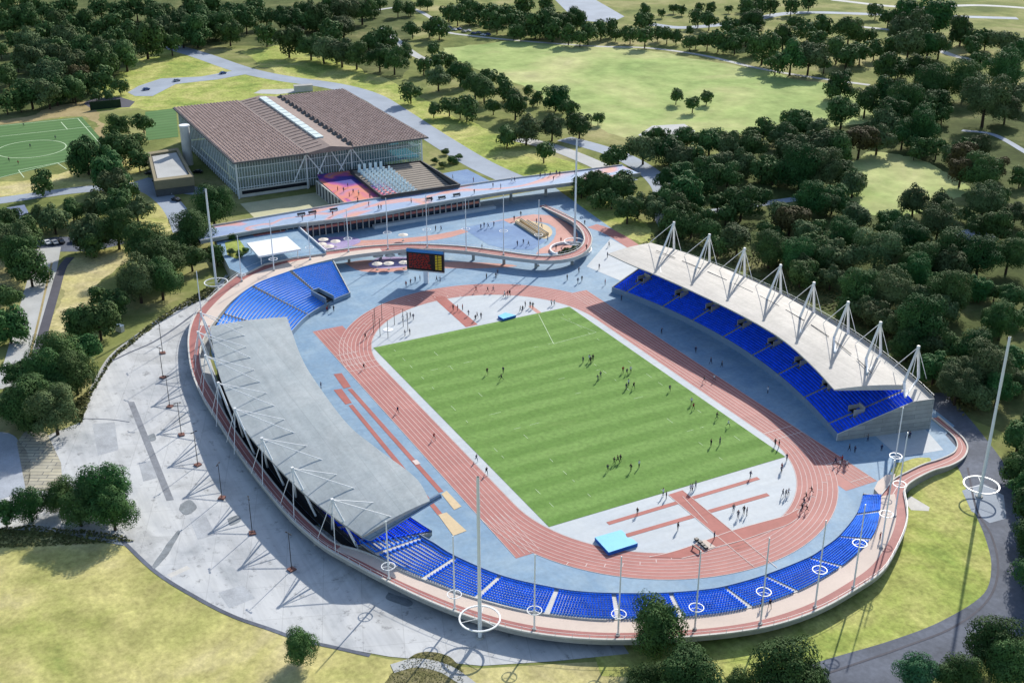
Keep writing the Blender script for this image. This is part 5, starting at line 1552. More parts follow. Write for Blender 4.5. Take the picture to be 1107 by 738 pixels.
add('east', conv([(225, 160, 110), (350, 130, 140), (430, 80, 90), (480, 130, 140), (570, 80, 120), (580, 170, 110), (680, 90, 150), (770, 110, 110), (740, 200, 120), (900, 110, 150), (950, 50, 100), (840, 200, 130), (940, 240, 110), (1040, 60, 120), (1070, 140, 130), (1080, 240, 130), (120, 300, 125), (250, 310, 160), (270, 430, 135), (190, 380, 100), (405, 430, 110), (470, 290, 110), (540, 250, 120), (650, 270, 140), (770, 270, 130), (570, 350, 160), (530, 450, 150), (650, 470, 100), (480, 370, 90), (840, 400, 160), (720, 400, 100), (930, 370, 110), (680, 540, 120), (820, 580, 150), (960, 540, 90), (1050, 460, 130), (980, 630, 170), (590, 520, 110), (1080, 640, 120), (760, 460, 100), (480, 500, 70)], 620, 130, 4.6125))
add('wood', conv([(90, 80, 120), (30, 140, 110), (180, 110, 100), (75, 210, 140), (110, 280, 170), (210, 290, 150), (190, 180, 130), (280, 190, 140), (370, 160, 140), (450, 150, 130), (340, 350, 120), (480, 80, 120), (640, 100, 150), (560, 140, 110), (640, 200, 80), (710, 200, 90), (780, 220, 100), (830, 230, 120), (900, 190, 100), (905, 300, 150), (970, 280, 100), (920, 440, 150), (1060, 480, 110), (980, 540, 130), (1010, 410, 50), (610, 430, 120), (730, 440, 100), (150, 430, 150), (250, 420, 120), (360, 510, 130), (500, 520, 110), (60, 510, 150), (140, 580, 120), (290, 590, 170), (440, 650, 190), (560, 570, 130), (600, 610, 150), (720, 530, 160), (790, 650, 190), (640, 690, 160), (900, 680, 180), (1030, 670, 150), (90, 670, 150), (220, 690, 120), (20, 640, 100), (1080, 330, 80), (820, 490, 60), (1090, 620, 80), (750, 700, 120)], 840, 110, 4.101))
add('wood2', conv([(110, 120, 140), (240, 150, 110), (365, 200, 170), (510, 220, 170), (620, 140, 150), (760, 220, 180), (640, 350, 220), (900, 210, 100), (1000, 350, 150), (1060, 230, 120), (880, 480, 180), (780, 470, 130), (930, 560, 200), (1060, 520, 140), (700, 560, 130), (800, 640, 150), (450, 330, 120), (300, 290, 80), (1080, 330, 90), (1085, 620, 110), (560, 330, 120), (690, 450, 130), (400, 290, 120), (985, 640, 150)], 840, 260, 4.101))
add('road', [(1104, 505, 30), (1110, 545, 36), (1119, 585, 40), (1126, 622, 44)])
add('road', conv([(650, 200, 100), (720, 150, 120), (800, 230, 130), (840, 330, 130), (790, 420, 120), (845, 480, 130), (870, 590, 120), (930, 260, 150), (980, 560, 170), (960, 760, 170), (1010, 900, 180), (960, 420, 160)], 920, 400, 4.615))
add('left', conv([(430, 130, 150), (640, 80, 150), (690, 150, 95), (550, 205, 150), (565, 265, 130), (205, 265, 100), (200, 430, 110), (265, 440, 130), (360, 400, 110), (480, 370, 130), (580, 380, 150), (680, 390, 130), (460, 510, 150), (580, 490, 170), (130, 510, 150), (45, 430, 110), (50, 580, 190), (100, 640, 180), (960, 490, 170), (880, 560, 120), (1060, 385, 170), (730, 570, 190), (800, 650, 190), (950, 620, 140), (1080, 625, 90), (20, 500, 80)], 0, 140, 4.6125))
add('left2', conv([(40, 270, 120), (40, 420, 150), (690, 200, 180), (800, 190, 170), (570, 310, 130), (490, 400, 160), (490, 280, 80), (290, 560, 190), (410, 530, 150), (90, 650, 150), (230, 660, 190), (370, 660, 180)], 0, 260, 4.6125))
add('left2', [(38, 430, 48), (19, 440, 40), (58, 444, 44)])
add('sw', [(4, 552, 30), (30.5, 540, 42), (63, 531, 42), (84, 545, 42), (113, 520, 62), (120, 545, 50), (98, 530, 48)])
add('near', [(711, 669, 68), (746, 727, 78), (852, 722, 84), (700, 735, 50), (800, 738, 40), (884, 730, 30), (993, 722, 50), (1038, 725, 50), (1079, 690, 66), (1096, 715, 56)])
add('lone', [(324, 693, 42)])

ZONE = {
    'nw': ('the dense upper left wood', 'trees of the dense upper left wood'),
    'turf': ('the courts left of the hall', 'trees near the green turf courts'),
    'nw2': ('the wood edge beyond the hall roof', 'trees along the wood behind the hall'),
    'park': ('the far park edge', 'trees of the far park edge'),
    'clump': ('the clump by the big field', 'trees between the hall path and the field'),
    'row': ('the row beyond the big field', 'trees along the far side of the field'),
    'far': ('the pale far road', 'small trees by the far road'),
    'island': ('the middle of the open field', 'three trees on the open field'),
    'ne': ('the upper right woods', 'trees on the far right slope'),
    'east': ('the wood behind the scoreboard plaza', 'trees behind the far end of the east stand'),
    'wood': ('the wood round the right clearing', 'trees round the right clearing'),
    'wood2': ('the wood behind the white masts', 'trees close behind the east stand'),
    'road': ('the right road edge', 'trees beyond the right road'),
    'left': ('the left car park trees', 'trees by the left car park'),
    'left2': ('the belt beside the apron', 'trees between path and apron'),
    'sw': ('the lower left apron clump', 'tree clump by the apron'),
    'near': ('the bottom edge trees', 'trees below the near walkway'),
    'lone': ('the dry meadow edge, standing alone', 'lone tree'),
}
TONEW = {'nw': 'dark dark olive', 'nw2': 'dark dark olive', 'park': 'dark dark fresh', 'clump': 'dark dark fresh olive', 'row': 'dark dark fresh', 'far': 'dark', 'island': 'dark', 'ne': 'dark dark fresh olive', 'east': 'dark fresh olive dark', 'wood': 'dark fresh olive olive', 'wood2': 'olive olive fresh dark', 'road': 'olive dark fresh', 'left': 'dark fresh olive dark', 'left2': 'fresh olive fresh dark', 'sw': 'fresh dark dark', 'near': 'dark dark olive', 'turf': 'dark', 'lone': 'dark'}
random.seed(21)
trees = []
for i, (x, y, wp, zone) in enumerate(T):
    if zone == 'road' and y > 425 and x - wp * .80 < 1074: continue
    zc = 6.0
    for _ in range(4):
        P = ground_at(x, y, zc); wm = wp * depth_of(P) / FOC; zc = .60 * wm * 1.12
    P = ground_at(x, y, zc)
    if wm > 26: wm = 26
    # keep roots out of the stands and the hall
    if -66 < P.x < 64 and 0 < P.y < 92: P.y = 92 + random.uniform(0, 4)
    trees.append((P, wm, wp, zone))
fill = []
for (P, wm, wp, zone) in trees:
    if zone in ('nw', 'nw2', 'wood', 'wood2', 'east', 'ne', 'row', 'left2', 'left', 'park', 'clump', 'road') and random.random() < {'nw': 1, 'nw2': .9, 'wood': .7, 'wood2': .8, 'east': .8, 'ne': .45, 'row': .5, 'left2': .7, 'left': .4, 'park': .4, 'clump': .35, 'road': .8}[zone]:
        a_ = random.uniform(0, 6.28); d_ = wm * random.uniform(.55, .85)
        Q = P + Vector((math.cos(a_) * d_, math.sin(a_) * d_, 0))
        qx, qy = pixel_of(Q + Vector((0, 0, 6)))
        if -66 < Q.x < 64 and 0 < Q.y < 93: continue
        if 906 < qx < 1000 and 176 < qy < 222: continue
        if zone in ('row', 'nw2') and (Q - P).dot(HF) < 0: continue
        if zone == 'left2' and (Q - P).dot(RIGHT) > 0: continue
        if zone == 'road' and qy > 410: continue
        if 985 < qx < 1080 and qy > 400: continue
        if 150 < qx < 480 and 80 < qy < 230: continue
        fill.append((Q, wm * random.uniform(.6, .9), wp * .75, zone))
trees += fill
print('TREES', len(trees))
order = sorted(range(len(trees)), key=lambda k: -trees[k][1] / depth_of(trees[k][0]))
keep = set(order[:296])
TONES = {'dark': 'dark green', 'olive': 'olive green', 'fresh': 'mid green', 'rust': 'brownish', 'bright': 'bright green'}
far_v, far_f, far_m = MB(), None, None
# places: rows of a zone by distance and side so that a label points somewhere
zones = {}
for k, t_ in enumerate(trees): zones.setdefault(t_[3], []).append(k)
place = {}
for z_, ks in zones.items():
    xs_ = sorted(pixel_of(trees[k][0])[0] for k in ks); ys_ = sorted(pixel_of(trees[k][0])[1] for k in ks)
    for k in ks:
        px, py = pixel_of(trees[k][0])
        fx = xs_.index(px) / max(1, len(ks) - 1); fy = ys_.index(py) / max(1, len(ks) - 1)
        h_ = 'left' if fx < .34 else ('right' if fx > .66 else 'middle')
        d_ = 'far' if fy < .34 else ('near' if fy > .66 else 'central')
        place[k] = {'far left': 'far left', 'far middle': 'far middle', 'far right': 'far right', 'central left': 'left', 'central middle': 'centre', 'central right': 'right', 'near left': 'near left', 'near middle': 'near middle', 'near right': 'near right'}[d_ + ' ' + h_]
SPECIAL = {('near', 0): ('dark', 'big dark green bush tree covering part of the near walkway rail'), ('near', 6): ('bright', 'bright green bush tree on the near right road edge'), ('lone', 0): ('dark', 'small dark tree alone on the dry meadow at the apron edge')}
zi = {}
treegroups = {}
for k, (P, wm, wp, zone) in enumerate(trees):
    idx = zi.get(zone, 0); zi[zone] = idx + 1
    tone = random.choice(TONEW[zone].split())
    if zone in ('wood', 'east', 'nw', 'ne', 'clump', 'left') and random.random() < .02: tone = 'rust'
    sp_ = SPECIAL.get((zone, idx))
    if sp_: tone = sp_[0]
    wm *= {'nw': 1.3, 'nw2': 1.3, 'wood': 1.22, 'wood2': 1.22, 'east': 1.25, 'ne': 1.25, 'road': 1.45, 'left2': 1.35, 'left': 1.3, 'clump': 1.22, 'park': 1.25, 'row': 1.25, 'turf': 1.2}.get(zone, 1.08)
    H = wm * random.uniform(.98, 1.1)
    if k not in keep:
        me = random.choice(CR['dark'])
        rz = random.uniform(0, 6.28); cs, sn = math.cos(rz), math.sin(rz)
        vs = me.vertices; pol = me.polygons
        base = len(far_v.v)
        sel = list(range(0, len(pol), 5))
        m_i = far_v.mat(LEAF['dark'])
        for pi in sel:
            c_ = pol[pi].center
            i0 = len(far_v.v)
            for vi in pol[pi].vertices:
                co = vs[vi].co; co = c_ + (co - c_) * 1.9
                far_v.v.append((P.x + (co.x * cs - co.y * sn) * wm, P.y + (co.x * sn + co.y * cs) * wm, H * .48 + co.z * wm * 1.1))
            far_v.f.append((i0, i0 + 1, i0 + 2, i0 + 3)); far_v.mi.append(m_i)
        far_v.tube((P.x, P.y, 0), (P.x, P.y, H * .5), wm * .03, wm * .02, 'bark', 5)
        continue
    big = wp > 36
    mesh = random.choice((FINE if big and tone in FINE else CR)[tone])
    size = ''
    zs = sorted(trees[q_][1] for q_ in zones[zone]); rk = zs.index(trees[k][1]) / max(1, len(zs) - 1)
    size = 'small ' if rk < .3 else ('large ' if rk > .7 else '')
    lab = sp_[1] if sp_ else '%s%s tree at the %s of %s' % (size, TONES[tone], place[k], ZONE[zone][0])
    nm = 'broadleaf_tree'
    th = thing(nm, lab, 'tree', (P.x, P.y, 0), ZONE[zone][1])
    th.rotation_euler = (0, 0, random.uniform(0, 6.28))
    co = bpy.data.objects.new('crown', mesh); COL.objects.link(co); co.parent = th
    co.scale = (wm, wm * random.uniform(.92, 1.05), wm * random.uniform(.98, 1.18)); co.location = (0, 0, H * (.47 if zone in ('nw', 'nw2', 'wood', 'wood2', 'east', 'road', 'left2', 'left', 'near', 'lone', 'sw', 'clump') else .52))
    to_ = bpy.data.objects.new('trunk', random.choice(TR)); COL.objects.link(to_); to_.parent = th; to_.scale = (wm, wm, H)
if far_v.f:
    o = far_v.build('distant_trees'); struct(o, 'stuff')

# shrubs
SH = [((470, 174, 9), 'fresh', 'planting bed by the hall corner'), ((482, 164, 11), 'dark', 'planting bed by the hall corner'), ((490, 173, 12), 'fresh', 'planting bed by the hall corner'), ((497, 169, 9), 'dark', 'planting bed by the hall corner'), ((479, 178, 9), 'dark', 'planting bed by the hall corner'),
      ((612, 272, 11), 'dark', 'white planter in the walkway loop'), ((620, 269, 9), 'olive', 'white planter in the walkway loop'), ((627, 266, 8), 'dark', 'white planter in the walkway loop'), ((606, 274, 7), 'olive', 'white planter in the walkway loop'),
      ((250, 256, 9), 'fresh', 'grass corner left of the white canopy'), ((259, 275, 11), 'dark', 'grass corner left of the white canopy'), ((250, 272, 10), 'olive', 'grass corner left of the white canopy'), ((265, 270, 8), 'fresh', 'grass corner left of the white canopy')]
for (x, y, wp), tone, where in SH:
    zz = 4.4 if 'canopy' in where else .2
    P = ground_at(x, y, zz + .8); wm = wp * depth_of(P) / FOC
    P = ground_at(x, y, zz + wm * .3)
    o = bpy.data.objects.new('shrub', random.choice(CR[tone])); COL.objects.link(o)
    o.scale = (wm * 1.1, wm * 1.1, wm * .9); o.location = (P.x, P.y, zz + wm * .32); o.rotation_euler = (0, 0, random.uniform(0, 6))
    tag(o, '%s shrub in the %s' % (TONES[tone], where), 'shrub', 'shrubs in the ' + where)
quad('lawn', [(243, 262), (258, 258), (268, 272), (256, 280), (246, 276)], PZ + .03, 'bank')

# low ground cover, hedges and scrub
def scrub(name, poly, z, n, tone, hmax=1.2, sz=.5):
    pts = [ground_at(x, y, z) for x, y in poly]
    xs_ = [p.x for p in pts]; ys_ = [p.y for p in pts]
    def inside(x, y):
        r = False; j = len(pts) - 1
        for i in range(len(pts)):
            if (pts[i].y > y) != (pts[j].y > y) and x < (pts[j].x - pts[i].x) * (y - pts[i].y) / (pts[j].y - pts[i].y) + pts[i].x: r = not r
            j = i
        return r
    b = MB(); k = 0
    while k < n:
        x, y = random.uniform(min(xs_), max(xs_)), random.uniform(min(ys_), max(ys_))
        if not inside(x, y): continue
        k += 1
        hh = hmax * (.5 + .7 * noise.noise(Vector((x * .12, y * .12, 3)))) 
        c = Vector((x, y, max(.05, hh * random.random()) + z))
        nrm = Vector((random.gauss(0, .6), random.gauss(0, .6), 1)).normalized()
        a = nrm.cross(Vector((random.gauss(0, 1), random.gauss(0, 1), .2))).normalized(); q_ = nrm.cross(a); s_ = sz * random.uniform(.5, 1.3)
        b.face([c - a * s_, c - q_ * s_ * .6, c + a * s_, c + q_ * s_ * .6], LEAF[tone])
    o = b.build(name); struct(o, 'stuff'); return o
scrub('ground_cover', [(421, 729), (440, 712), (454, 705), (481, 706), (502, 721), (500, 750), (410, 760)], .13, 1800, 'scrub', .10, .13)
ribbon('apron_crack', [(80, 452), (100, 452.5), (122, 453.5), (140, 456)], .35, Z4, 'road')
ribbon('drain_line', [(119, 391), (140, 381), (165, 370), (190, 354), (214, 336)], .7, Z4, 'road')
quad('repair_patch', [(180, 621), (202, 611), (206, 614), (185, 624)], Z4, 'conc_pale')
quad('repair_patch', [(100, 458), (124, 456), (128, 486), (106, 492)], Z4, M['worn'])
quad('repair_patch', [(205, 560), (222, 556), (233, 577), (214, 583)], Z4, M['worn'])
quad('repair_patch', [(236, 640), (262, 632), (276, 646), (248, 657)], Z4, M['worn'])
quad('repair_patch', [(150, 500), (164, 497), (170, 516), (155, 520)], Z4, M['worn'])
natural('oil_stain', [(164, 612), (176, 596), (193, 574), (195, 578), (182, 600), (168, 614)], Z5, M['stain'], 60, .4)
natural('oil_stain', [(196, 545), (206, 540), (214, 548), (204, 556), (196, 552)], Z5, M['stain'], 60, .5)
natural('oil_stain', [(246, 560), (256, 556), (259, 562), (249, 567)], Z5, M['stain'], 60, .5)
natural('oil_stain', [(160, 470), (166, 468), (168, 474), (162, 476)], Z5, M['stain'], 60, .4)
natural('oil_stain', [(420, 640), (445, 650), (440, 656), (418, 647)], Z5, M['stain'], 60, .5)
natural('planting_bed', [(421, 729), (440, 712), (454, 705), (481, 706), (502, 721), (500, 750), (410, 760)], Z5, 'bedsoil', 120, 1.0)
ribbon('footpath', [(424, 722), (450, 716), (480, 722), (505, 738), (530, 760)], 2.6, Z6, 'pale_path')
scrub('ground_cover', [(60, 450), (100, 420), (122, 384), (155, 357), (190, 332), (230, 308), (240, 315), (190, 337), (155, 362), (122, 389), (100, 425), (88, 458)], .02, 2500, 'scrub', 1.0, .5)
scrub('ground_cover', [(-20, 572), (30, 568), (80, 572), (130, 578), (145, 585), (90, 588), (0, 592), (-40, 596)], .02, 1800, 'scrub', .6, .4)
scrub('ground_cover', [(690, 268), (720, 262), (790, 288), (860, 318), (930, 355), (1000, 405), (1040, 450), (1060, 440), (1000, 380), (900, 310), (800, 265), (720, 240)], .02, 3000, 'scrub', .8, .6)

# ------------------------------------------------------------------ vehicles
def car_mesh(body, name='car'):
    th = bpy.data.objects.new('parked_car', None); COL.objects.link(th)
    b = MB()
    prof = [(-2.1, .35), (-2.15, .8), (-1.3, .95), (-.9, 1.42), (.7, 1.45), (1.35, .98), (2.1, .85), (2.15, .38)]
    for s_ in (-.85, .85): b.face([(x, s_, z) for x, z in (prof if s_ < 0 else prof[::-1])], body)
    for k in range(8):
        (x0, z0), (x1, z1) = prof[k], prof[(k + 1) % 8]
        b.face([(x0, -.85, z0), (x0, .85, z0), (x1, .85, z1), (x1, -.85, z1)], body)
    o = b.build('body'); o.parent = th
    b = MB()
    for s_ in (-.858, .858): b.face([(-1.15, s_, .98), (1.2, s_, 1.0), (.65, s_, 1.38), (-.85, s_, 1.36)], 'glass_dark')
    for (x0, z0), (x1, z1) in (((-1.31, .965), (-.905, 1.435)), ((.71, 1.455), (1.36, .995))):
        b.face([(x0, -.7, z0 + .012), (x0, .7, z0 + .012), (x1, .65, z1 + .002), (x1, -.65, z1 + .002)], 'glass_dark')
    o = b.build('window_glass'); o.parent = th
    for x in (-1.3, 1.3):
        for s_ in (-1, 1):
            b = MB(); b.tube((x, s_ * .68, .33), (x, s_ * .9, .33), .33, .33, 'black', 12); o = b.build('wheel'); o.parent = th
    return th
paint = {'white': mottled('car_white', srgb(226, 228, 230), .03, .5, .3, .5), 'black': mottled('car_black', srgb(30, 32, 36), .05, .5, .3, .5), 'silver': mottled('car_silver', srgb(150, 156, 164), .04, .5, .3, .5), 'blue': mottled('car_blue', srgb(60, 90, 140), .04, .5, .3, .5)}
protos = {k: car_mesh(v) for k, v in paint.items()}
used = {}
CARS = [((183.5, 209.5), 'white', 30, 'white car on the short road left of the hall, front of two'), ((190.5, 217), 'black', 30, 'black car behind the white one on the hall road'),
        ((170.5, 196.5), 'black', 60, 'black car parked against the annex, nearer one'), ((162, 188.5), 'black', 60, 'black car parked against the annex, farther one'), ((214, 187), 'black', 60, 'black car between the annex and the hall wall'),
        ((51, 263.5), 'white', 15, 'white car in the shaded car park at left'), ((59, 263.5), 'silver', 15, 'silver car beside the white one in the left car park'), ((66, 262.5), 'black', 15, 'black car in the left car park'), ((80, 262), 'silver', 15, 'silver car at the right end of the left car park'),
        ((158, 97.5), 'blue', 100, 'blue car at the left end of the pale skate pad'), ((191, 88), 'silver', 100, 'silver car in the middle of the pale pad'), ((241, 80), 'blue', 100, 'blue car at the right end of the pale pad')] + \
       [((486 + 5.2 * k, 30.5 + .95 * k + (k % 2) * 1.6), ('silver', 'white', 'blue')[k % 3], 20, '%s car parked in the far row beyond the field' % ('silver', 'white', 'blue')[k % 3]) for k in range(9)]
for p, cn_, ang, lb in CARS:
    c = protos[cn_] if cn_ not in used else copy_tree(protos[cn_])
    used[cn_] = 1
    c.location = ground_at(p[0], p[1], .09); c.rotation_euler = (0, 0, R(ang))
    tag(c, lb, 'car', 'cars parked in the far row' if 'far row' in lb else 'cars parked at the left')
# grey flat building by the left road
gb = thing('shed', 'low blue grey shed roof beside the left road', 'shed')
q4 = [ground_at(*p_, 3.2) for p_ in ((8, 225), (26, 222), (32, 233), (12, 238))]
pl4 = [(p_.x, p_.y) for p_ in q4]
b = MB(); b.prism(pl4, .03, 3.0, 'conc_pale'); b.build('wall', gb)
c4 = sum(q4, Vector()) / 4
b = MB(); b.prism([(c4.x + (x - c4.x) * 1.06, c4.y + (y - c4.y) * 1.06) for x, y in pl4], 3.02, 3.3, mottled('blue_grey_roof', srgb(110, 122, 146), .08, .4)); b.build('roof', gb)
kp = ground_at(130, 358, .05)
kb = thing('utility_cabinet', 'small pale utility cabinet in the greenery at the apron edge', 'cabinet', kp)
b = MB(); b.box((0, 0, 1.0), (2.4, 1.4, 2.0), 'conc_pale', .6); o = b.build('body'); o.parent = kb
b = MB(); b.box((0, 0, 2.06), (2.6, 1.6, .1), 'metal_wall', .6); o = b.build('lid'); o.parent = kb
bh = ground_at(328, 98.5, .05)
sh_ = thing('storage_hut', 'small pale flat storage hut beside the path behind the hall roof', 'hut', bh)
b = MB(); b.box((0, 0, 1.6), (10, 4, 3.2), 'conc_pale', 1.4); o = b.build('wall'); o.parent = sh_
b = MB(); b.box((0, 0, 3.3), (10.4, 4.4, .2), 'conc', 1.4); o = b.build('roof'); o.parent = sh_
hd = thing('hedge_wall', 'dark green ball stop fence between the two artificial courts', 'fence')
a_, c_ = ground_at(98, 119.5, 0), ground_at(131, 116, 0)
b = MB(); b.bar(a_ + Vector((0, 0, 2.2)), c_ + Vector((0, 0, 2.2)), .3, mottled('dark_green_mesh', (.012, .03, .014, 1), .2, .4), 4.3); b.build('panel', hd)
for k in range(5):
    p_ = a_.lerp(c_, k / 4); b = MB(); b.tube((p_.x, p_.y, 0), (p_.x, p_.y, 4.6), .12, .1, 'black', 6); b.build('post', hd)

# ------------------------------------------------------------------ people
def body_mesh(pose, top, trousers, skin, hair):
    """one continuous skinned figure"""
    J = {'pelvis': (0, 0, .95), 'chest': (.02, 0, 1.35), 'neck': (.03, 0, 1.52), 'head': (.05, 0, 1.68), 'crown': (.04, 0, 1.80)}
    lean = {'run': .12, 'walk': .04, 'stand': 0, 'reach': .02}[pose]
    for k in ('chest', 'neck', 'head', 'crown'): J[k] = (J[k][0] + lean * (J[k][2] - .9), 0, J[k][2])
    st = {'run': (.42, -.40), 'walk': (.28, -.28), 'stand': (.03, -.02), 'reach': (.08, -.08)}[pose]
    for s_, nm, fx in ((1, 'l', st[0]), (-1, 'r', st[1])):
        up = .22 if pose == 'run' and fx < 0 else 0
        J['hip' + nm] = (0, .10 * s_, .90)
        J['knee' + nm] = (fx * .65 + (.12 if up else .04), .11 * s_, .50 + up * .2)
        J['ank' + nm] = (fx - (.1 if up else 0), .11 * s_, .09 + up)
        J['toe' + nm] = (fx + .17 - (.1 if up else 0), .12 * s_, .04 + up * .8)
        sx = J['chest'][0]
        J['sh' + nm] = (sx, .19 * s_, 1.43)
        ax_ = -fx * .8
        if pose == 'reach' and s_ > 0: J['el' + nm] = (sx + .22, .25 * s_, 1.30); J['ha' + nm] = (sx + .45, .22 * s_, 1.38)
        else: J['el' + nm] = (sx + ax_ * .5, .27 * s_, 1.15); J['ha' + nm] = (sx + ax_ + (.16 if pose == 'run' else .05), .26 * s_, .92 + (.2 if pose == 'run' else 0))
    E = [('pelvis', 'chest'), ('chest', 'neck'), ('neck', 'head'), ('head', 'crown')]
    for nm in 'lr': E += [('pelvis', 'hip' + nm), ('hip' + nm, 'knee' + nm), ('knee' + nm, 'ank' + nm), ('ank' + nm, 'toe' + nm), ('chest', 'sh' + nm), ('sh' + nm, 'el' + nm), ('el' + nm, 'ha' + nm)]
    rad = {'pelvis': .15, 'chest': .16, 'neck': .06, 'head': .105, 'crown': .085, 'hip': .10, 'knee': .065, 'ank': .045, 'toe': .045, 'sh': .075, 'el': .048, 'ha': .04}
    names = list(J)
    me = bpy.data.meshes.new('person')
    me.from_pydata([J[n_] for n_ in names], [(names.index(a), names.index(c)) for a, c in E], [])
    o = bpy.data.objects.new('person', me); COL.objects.link(o)
    md = o.modifiers.new('skin', 'SKIN'); md.use_smooth_shade = True
    sv = me.skin_vertices[0].data
    for i, n_ in enumerate(names):
        r = rad.get(n_, rad.get(n_[:-1], .05)); sv[i].radius = (r, r)
    sv[0].use_root = True
    ms = o.modifiers.new('sub', 'SUBSURF'); ms.levels = 1; ms.render_levels = 1
    dg = bpy.context.evaluated_depsgraph_get()
    m2 = bpy.data.meshes.new_from_object(o.evaluated_get(dg))
    bpy.data.objects.remove(o); 
    m2.materials.clear()
    for m_ in (top, trousers, skin, hair, M['black']): m2.materials.append(m_)
    for p_ in m2.polygons:
        x, y, z = p_.center
        if z > 1.74 or (z > 1.62 and x < J['head'][0] - .03): p_.material_index = 3
        elif z > 1.50: p_.material_index = 2
        elif abs(y) > .2 and z < 1.02: p_.material_index = 2
        elif z > .93: p_.material_index = 0
        elif z > .12: p_.material_index = 1
        else: p_.material_index = 4
    return m2
cl = {'dark': mottled('cloth_black', srgb(38, 40, 46), .1, 1), 'navy': mottled('cloth_navy', srgb(36, 48, 84), .1, 1), 'white': mottled('cloth_white', srgb(214, 214, 212), .05, 1), 'grey': mottled('cloth_grey', srgb(96, 98, 102), .1, 1), 'red': mottled('cloth_red', srgb(150, 50, 48), .1, 1)}
skin, hair = mottled('skin', srgb(190, 142, 116), .05, 2), mottled('dark_hair', srgb(44, 34, 28), .1, 2)
PM = {}
for pose in ('stand', 'walk', 'run', 'reach'):
    for nm, (tp, tr_) in {'dark': ('dark', 'dark'), 'navy': ('navy', 'dark'), 'white': ('white', 'dark'), 'grey': ('grey', 'navy'), 'red': ('red', 'dark')}.items():
        PM[(pose, nm)] = body_mesh(pose, cl[tp], cl[tr_], skin, hair)
CLT = {'dark': 'black clothes', 'navy': 'navy top', 'white': 'white top', 'grey': 'grey top', 'red': 'red top'}
PO = {'stand': 'standing', 'walk': 'walking', 'run': 'running', 'reach': 'reaching out'}
random.seed(3)
def people(pts, z, where, poses='stand walk reach', heading=None, cols='dark dark dark navy navy navy grey grey white red'):
    for p in pts:
        pose = random.choice(poses.split()); c_ = random.choice(cols.split())
        o = bpy.data.objects.new('person', PM[(pose, c_)]); COL.objects.link(o)
        o.location = ground_at(p[0], p[1], z)
        s_ = random.uniform(1.12, 1.28); o.scale = (s_, s_, s_)
        o.rotation_euler = (0, 0, heading + random.uniform(-.2, .2) if heading is not None else random.uniform(0, 6.28))
        tag(o, 'person in %s %s %s' % (CLT[c_], PO[pose], where), 'person', 'people ' + where)
Zp = .19
people([(439, 310), (443.8, 307.6), (454, 303.5), (449, 305), (471.9, 304), (476, 304.8)], .1, 'on blue paving under the scoreboard')
people([(526, 301.8), (536, 301), (538, 297)], .1, 'on the blue paving beyond the far bend')
people([(514.5, 315.6), (527, 315.6), (533, 315.6)], .16, 'on the red far bend', 'run', 1.2)
people([(545.6, 321), (548.6, 320), (551, 319.8)], .16, 'on the inner kerb of the far bend')
people([(489.8, 335.7), (494.9, 335.7), (500, 334.8), (506.6, 341), (514, 346.3), (515.9, 343.3), (520, 344.4)], .16, 'around the red runway of the far infield')
people([(562.4, 337), (565, 336.4), (567.7, 331.8), (573, 332.5), (576, 333.4)], .16, 'right of the small far mat')
people([(596.2, 330), (599.2, 330)], .16, 'at the far right pitch corner')
people([(438, 362.9), (443, 361.7), (435.7, 346.3), (440.3, 344.4), (443.8, 343.3), (446.8, 345.6)], .16, 'beside the throwing cage')
people([(625.7, 295), (613, 303), (624.6, 306.4), (629, 304), (647.6, 291), (654, 308), (656.5, 278.5), (658.4, 266.7)], .12, 'on paving by the far end of the east stand')
people([(526.7, 404.3), (544, 403), (542.3, 411)], Zp, 'on the far left part of the pitch', 'run walk stand')
people([(630.3, 391.7), (637, 390.5), (638.5, 392.5), (640.9, 390), (646.3, 411.6), (649.2, 408)], Zp, 'in the middle of the pitch', 'run walk stand')
people([(673.4, 402.6), (677.7, 404.4), (681.7, 402.6), (677, 420.7), (679.5, 417), (685, 420)], Zp, 'on the right half of the pitch', 'run walk stand')
people([(724, 422.5), (747.5, 437), (749.6, 442.3), (774.6, 453), (787, 461), (768.4, 482), (778, 480)], Zp, 'on the pitch near the right touchline', 'run walk stand')
people([(657, 508.7), (663.6, 501.5), (668, 499.7), (670.5, 499), (690.7, 505), (682, 509)], Zp, 'on the near half of the pitch', 'run walk stand')
people([(393.4, 399), (395, 366.5), (430, 446), (469.2, 474.9)], .16, 'along the left straight of the track', 'run', 0.1)
people([(515, 498), (526, 512.3)], .16, 'at the inner edge of the left straight', 'walk run', 0)
people([(353.6, 337.6), (360.8, 336.8), (354.5, 335.8)], .1, 'below the north west terrace stair')
people([(347, 420)], .1, 'alone at the edge of the grey roof')
people([(715, 361), (752, 381), (768.4, 393.6), (780, 397), (830, 425), (671.6, 325)], .12, 'in the shade below the east stand')
people([(761.2, 413.4), (772, 411.6)], .16, 'on the right straight of the track', 'run', 3.1)
people([(837.7, 482), (842, 483.5), (850.4, 497.7), (845, 508)], .16, 'at the near right pitch corner')
people([(907.8, 505), (915.3, 505.2), (903, 502), (910, 500)], .16, 'at the start line on the right straight', 'run reach', 3.1)
people([(869, 545.4), (871.3, 539.5), (877.2, 533.5), (866.8, 552), (872, 553)], .16, 'on the inner lanes of the near right bend', 'run', 4.2)
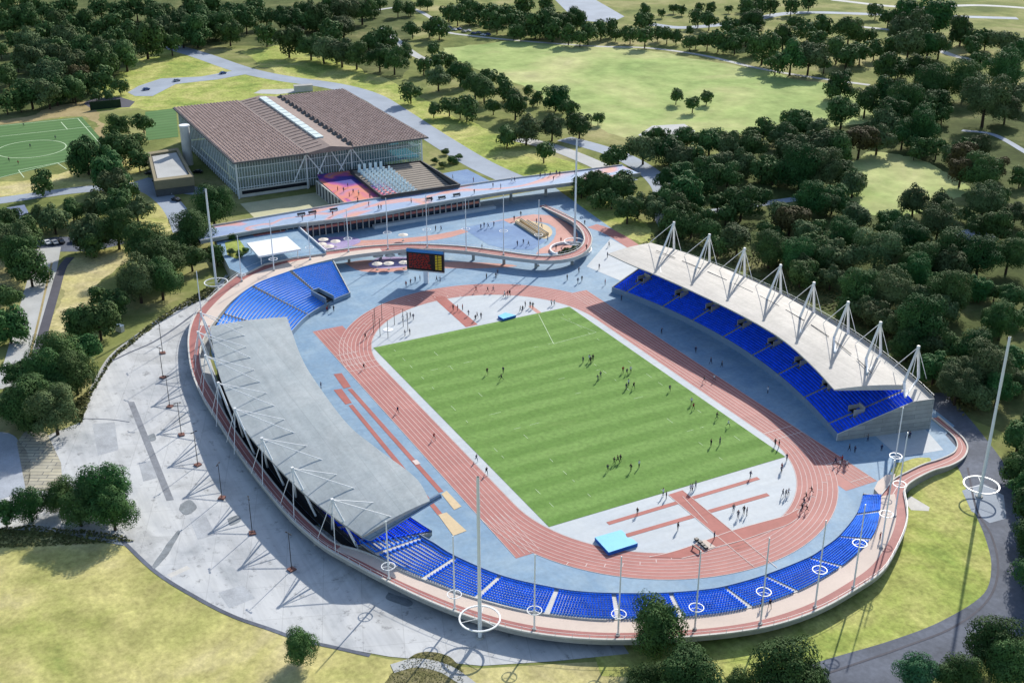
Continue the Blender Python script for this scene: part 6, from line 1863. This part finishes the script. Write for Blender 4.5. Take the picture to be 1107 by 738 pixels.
people([(717, 535.8), (720, 538.8), (746, 530.6), (748, 531), (752, 527.6)], .17, 'on the near pitch edge by the red runway')
people([(811, 516.4), (844.6, 511)], .17, 'at the end of the upper near runway')
people([(845.8, 536.5), (849, 537.3), (852, 535)], .17, 'on pale paving inside the near right bend')
people([(792.8, 553), (797.7, 559.7), (804, 555), (807, 556.7)], .17, 'between the near runways and the bend')
people([(732.5, 573), (771.9, 582), (689, 556)], .17, 'on the near infield by the water jump')
people([(918, 487.5), (923.8, 489.3), (927.4, 471), (938, 476.7), (952.7, 487.5), (980.5, 473), (983, 474)], .12, 'on paving by the near east stand end')
people([(823.3, 656.3), (832, 656.3)], 2.62, 'on the near walkway beside a mast')
people([(950.8, 583.5)], 2.62, 'alone on the right bend of the walkway')
people([(489.5, 193.6), (512, 197)], .1, 'on the blue forecourt behind the footbridge')
people([(512.8, 209.5), (533, 202.6), (541.4, 204), (553, 197), (556.4, 197), (584, 191.7), (589, 191), (594.7, 190.5), (598.3, 195.4), (601.5, 189.5), (605, 190), (620.9, 189)], BZ + .02, 'on the right half of the footbridge')
people([(398.6, 223), (409.4, 227), (412, 226.5), (444.7, 219.5), (466.3, 218), (327, 238.5), (359.7, 233.5), (341, 236)], BZ + .02, 'on the left half of the footbridge')
people([(365.2, 206.5), (371.5, 207.7), (382, 209.5), (387.8, 211.3), (377.8, 213), (386.8, 218.5), (376, 203), (400, 215)], BZ + .02, 'on the vividly painted branch to the hall')
people([(477, 249.6), (471, 249.6), (555.8, 238.7), (563, 234), (580, 241.4), (584.7, 240.5), (585.6, 246.8)], .14, 'around the far side of the blue court')
people([(519.7, 247.8), (523.3, 246), (527.8, 246.8), (533.8, 245), (559.4, 266), (565.8, 264), (571, 265.8), (592, 260.4)], .14, 'playing on the blue court', 'run reach walk')
people([(606.4, 262), (601, 270), (632, 243)], .14, 'near the planter loop')
people([(634, 270), (521, 269.5)], 3.8, 'on the far walkway loop')
people([(20, 178), (26, 137), (33, 160), (60, 151), (10, 175)], .1, 'on the left artificial pitch', 'run walk')
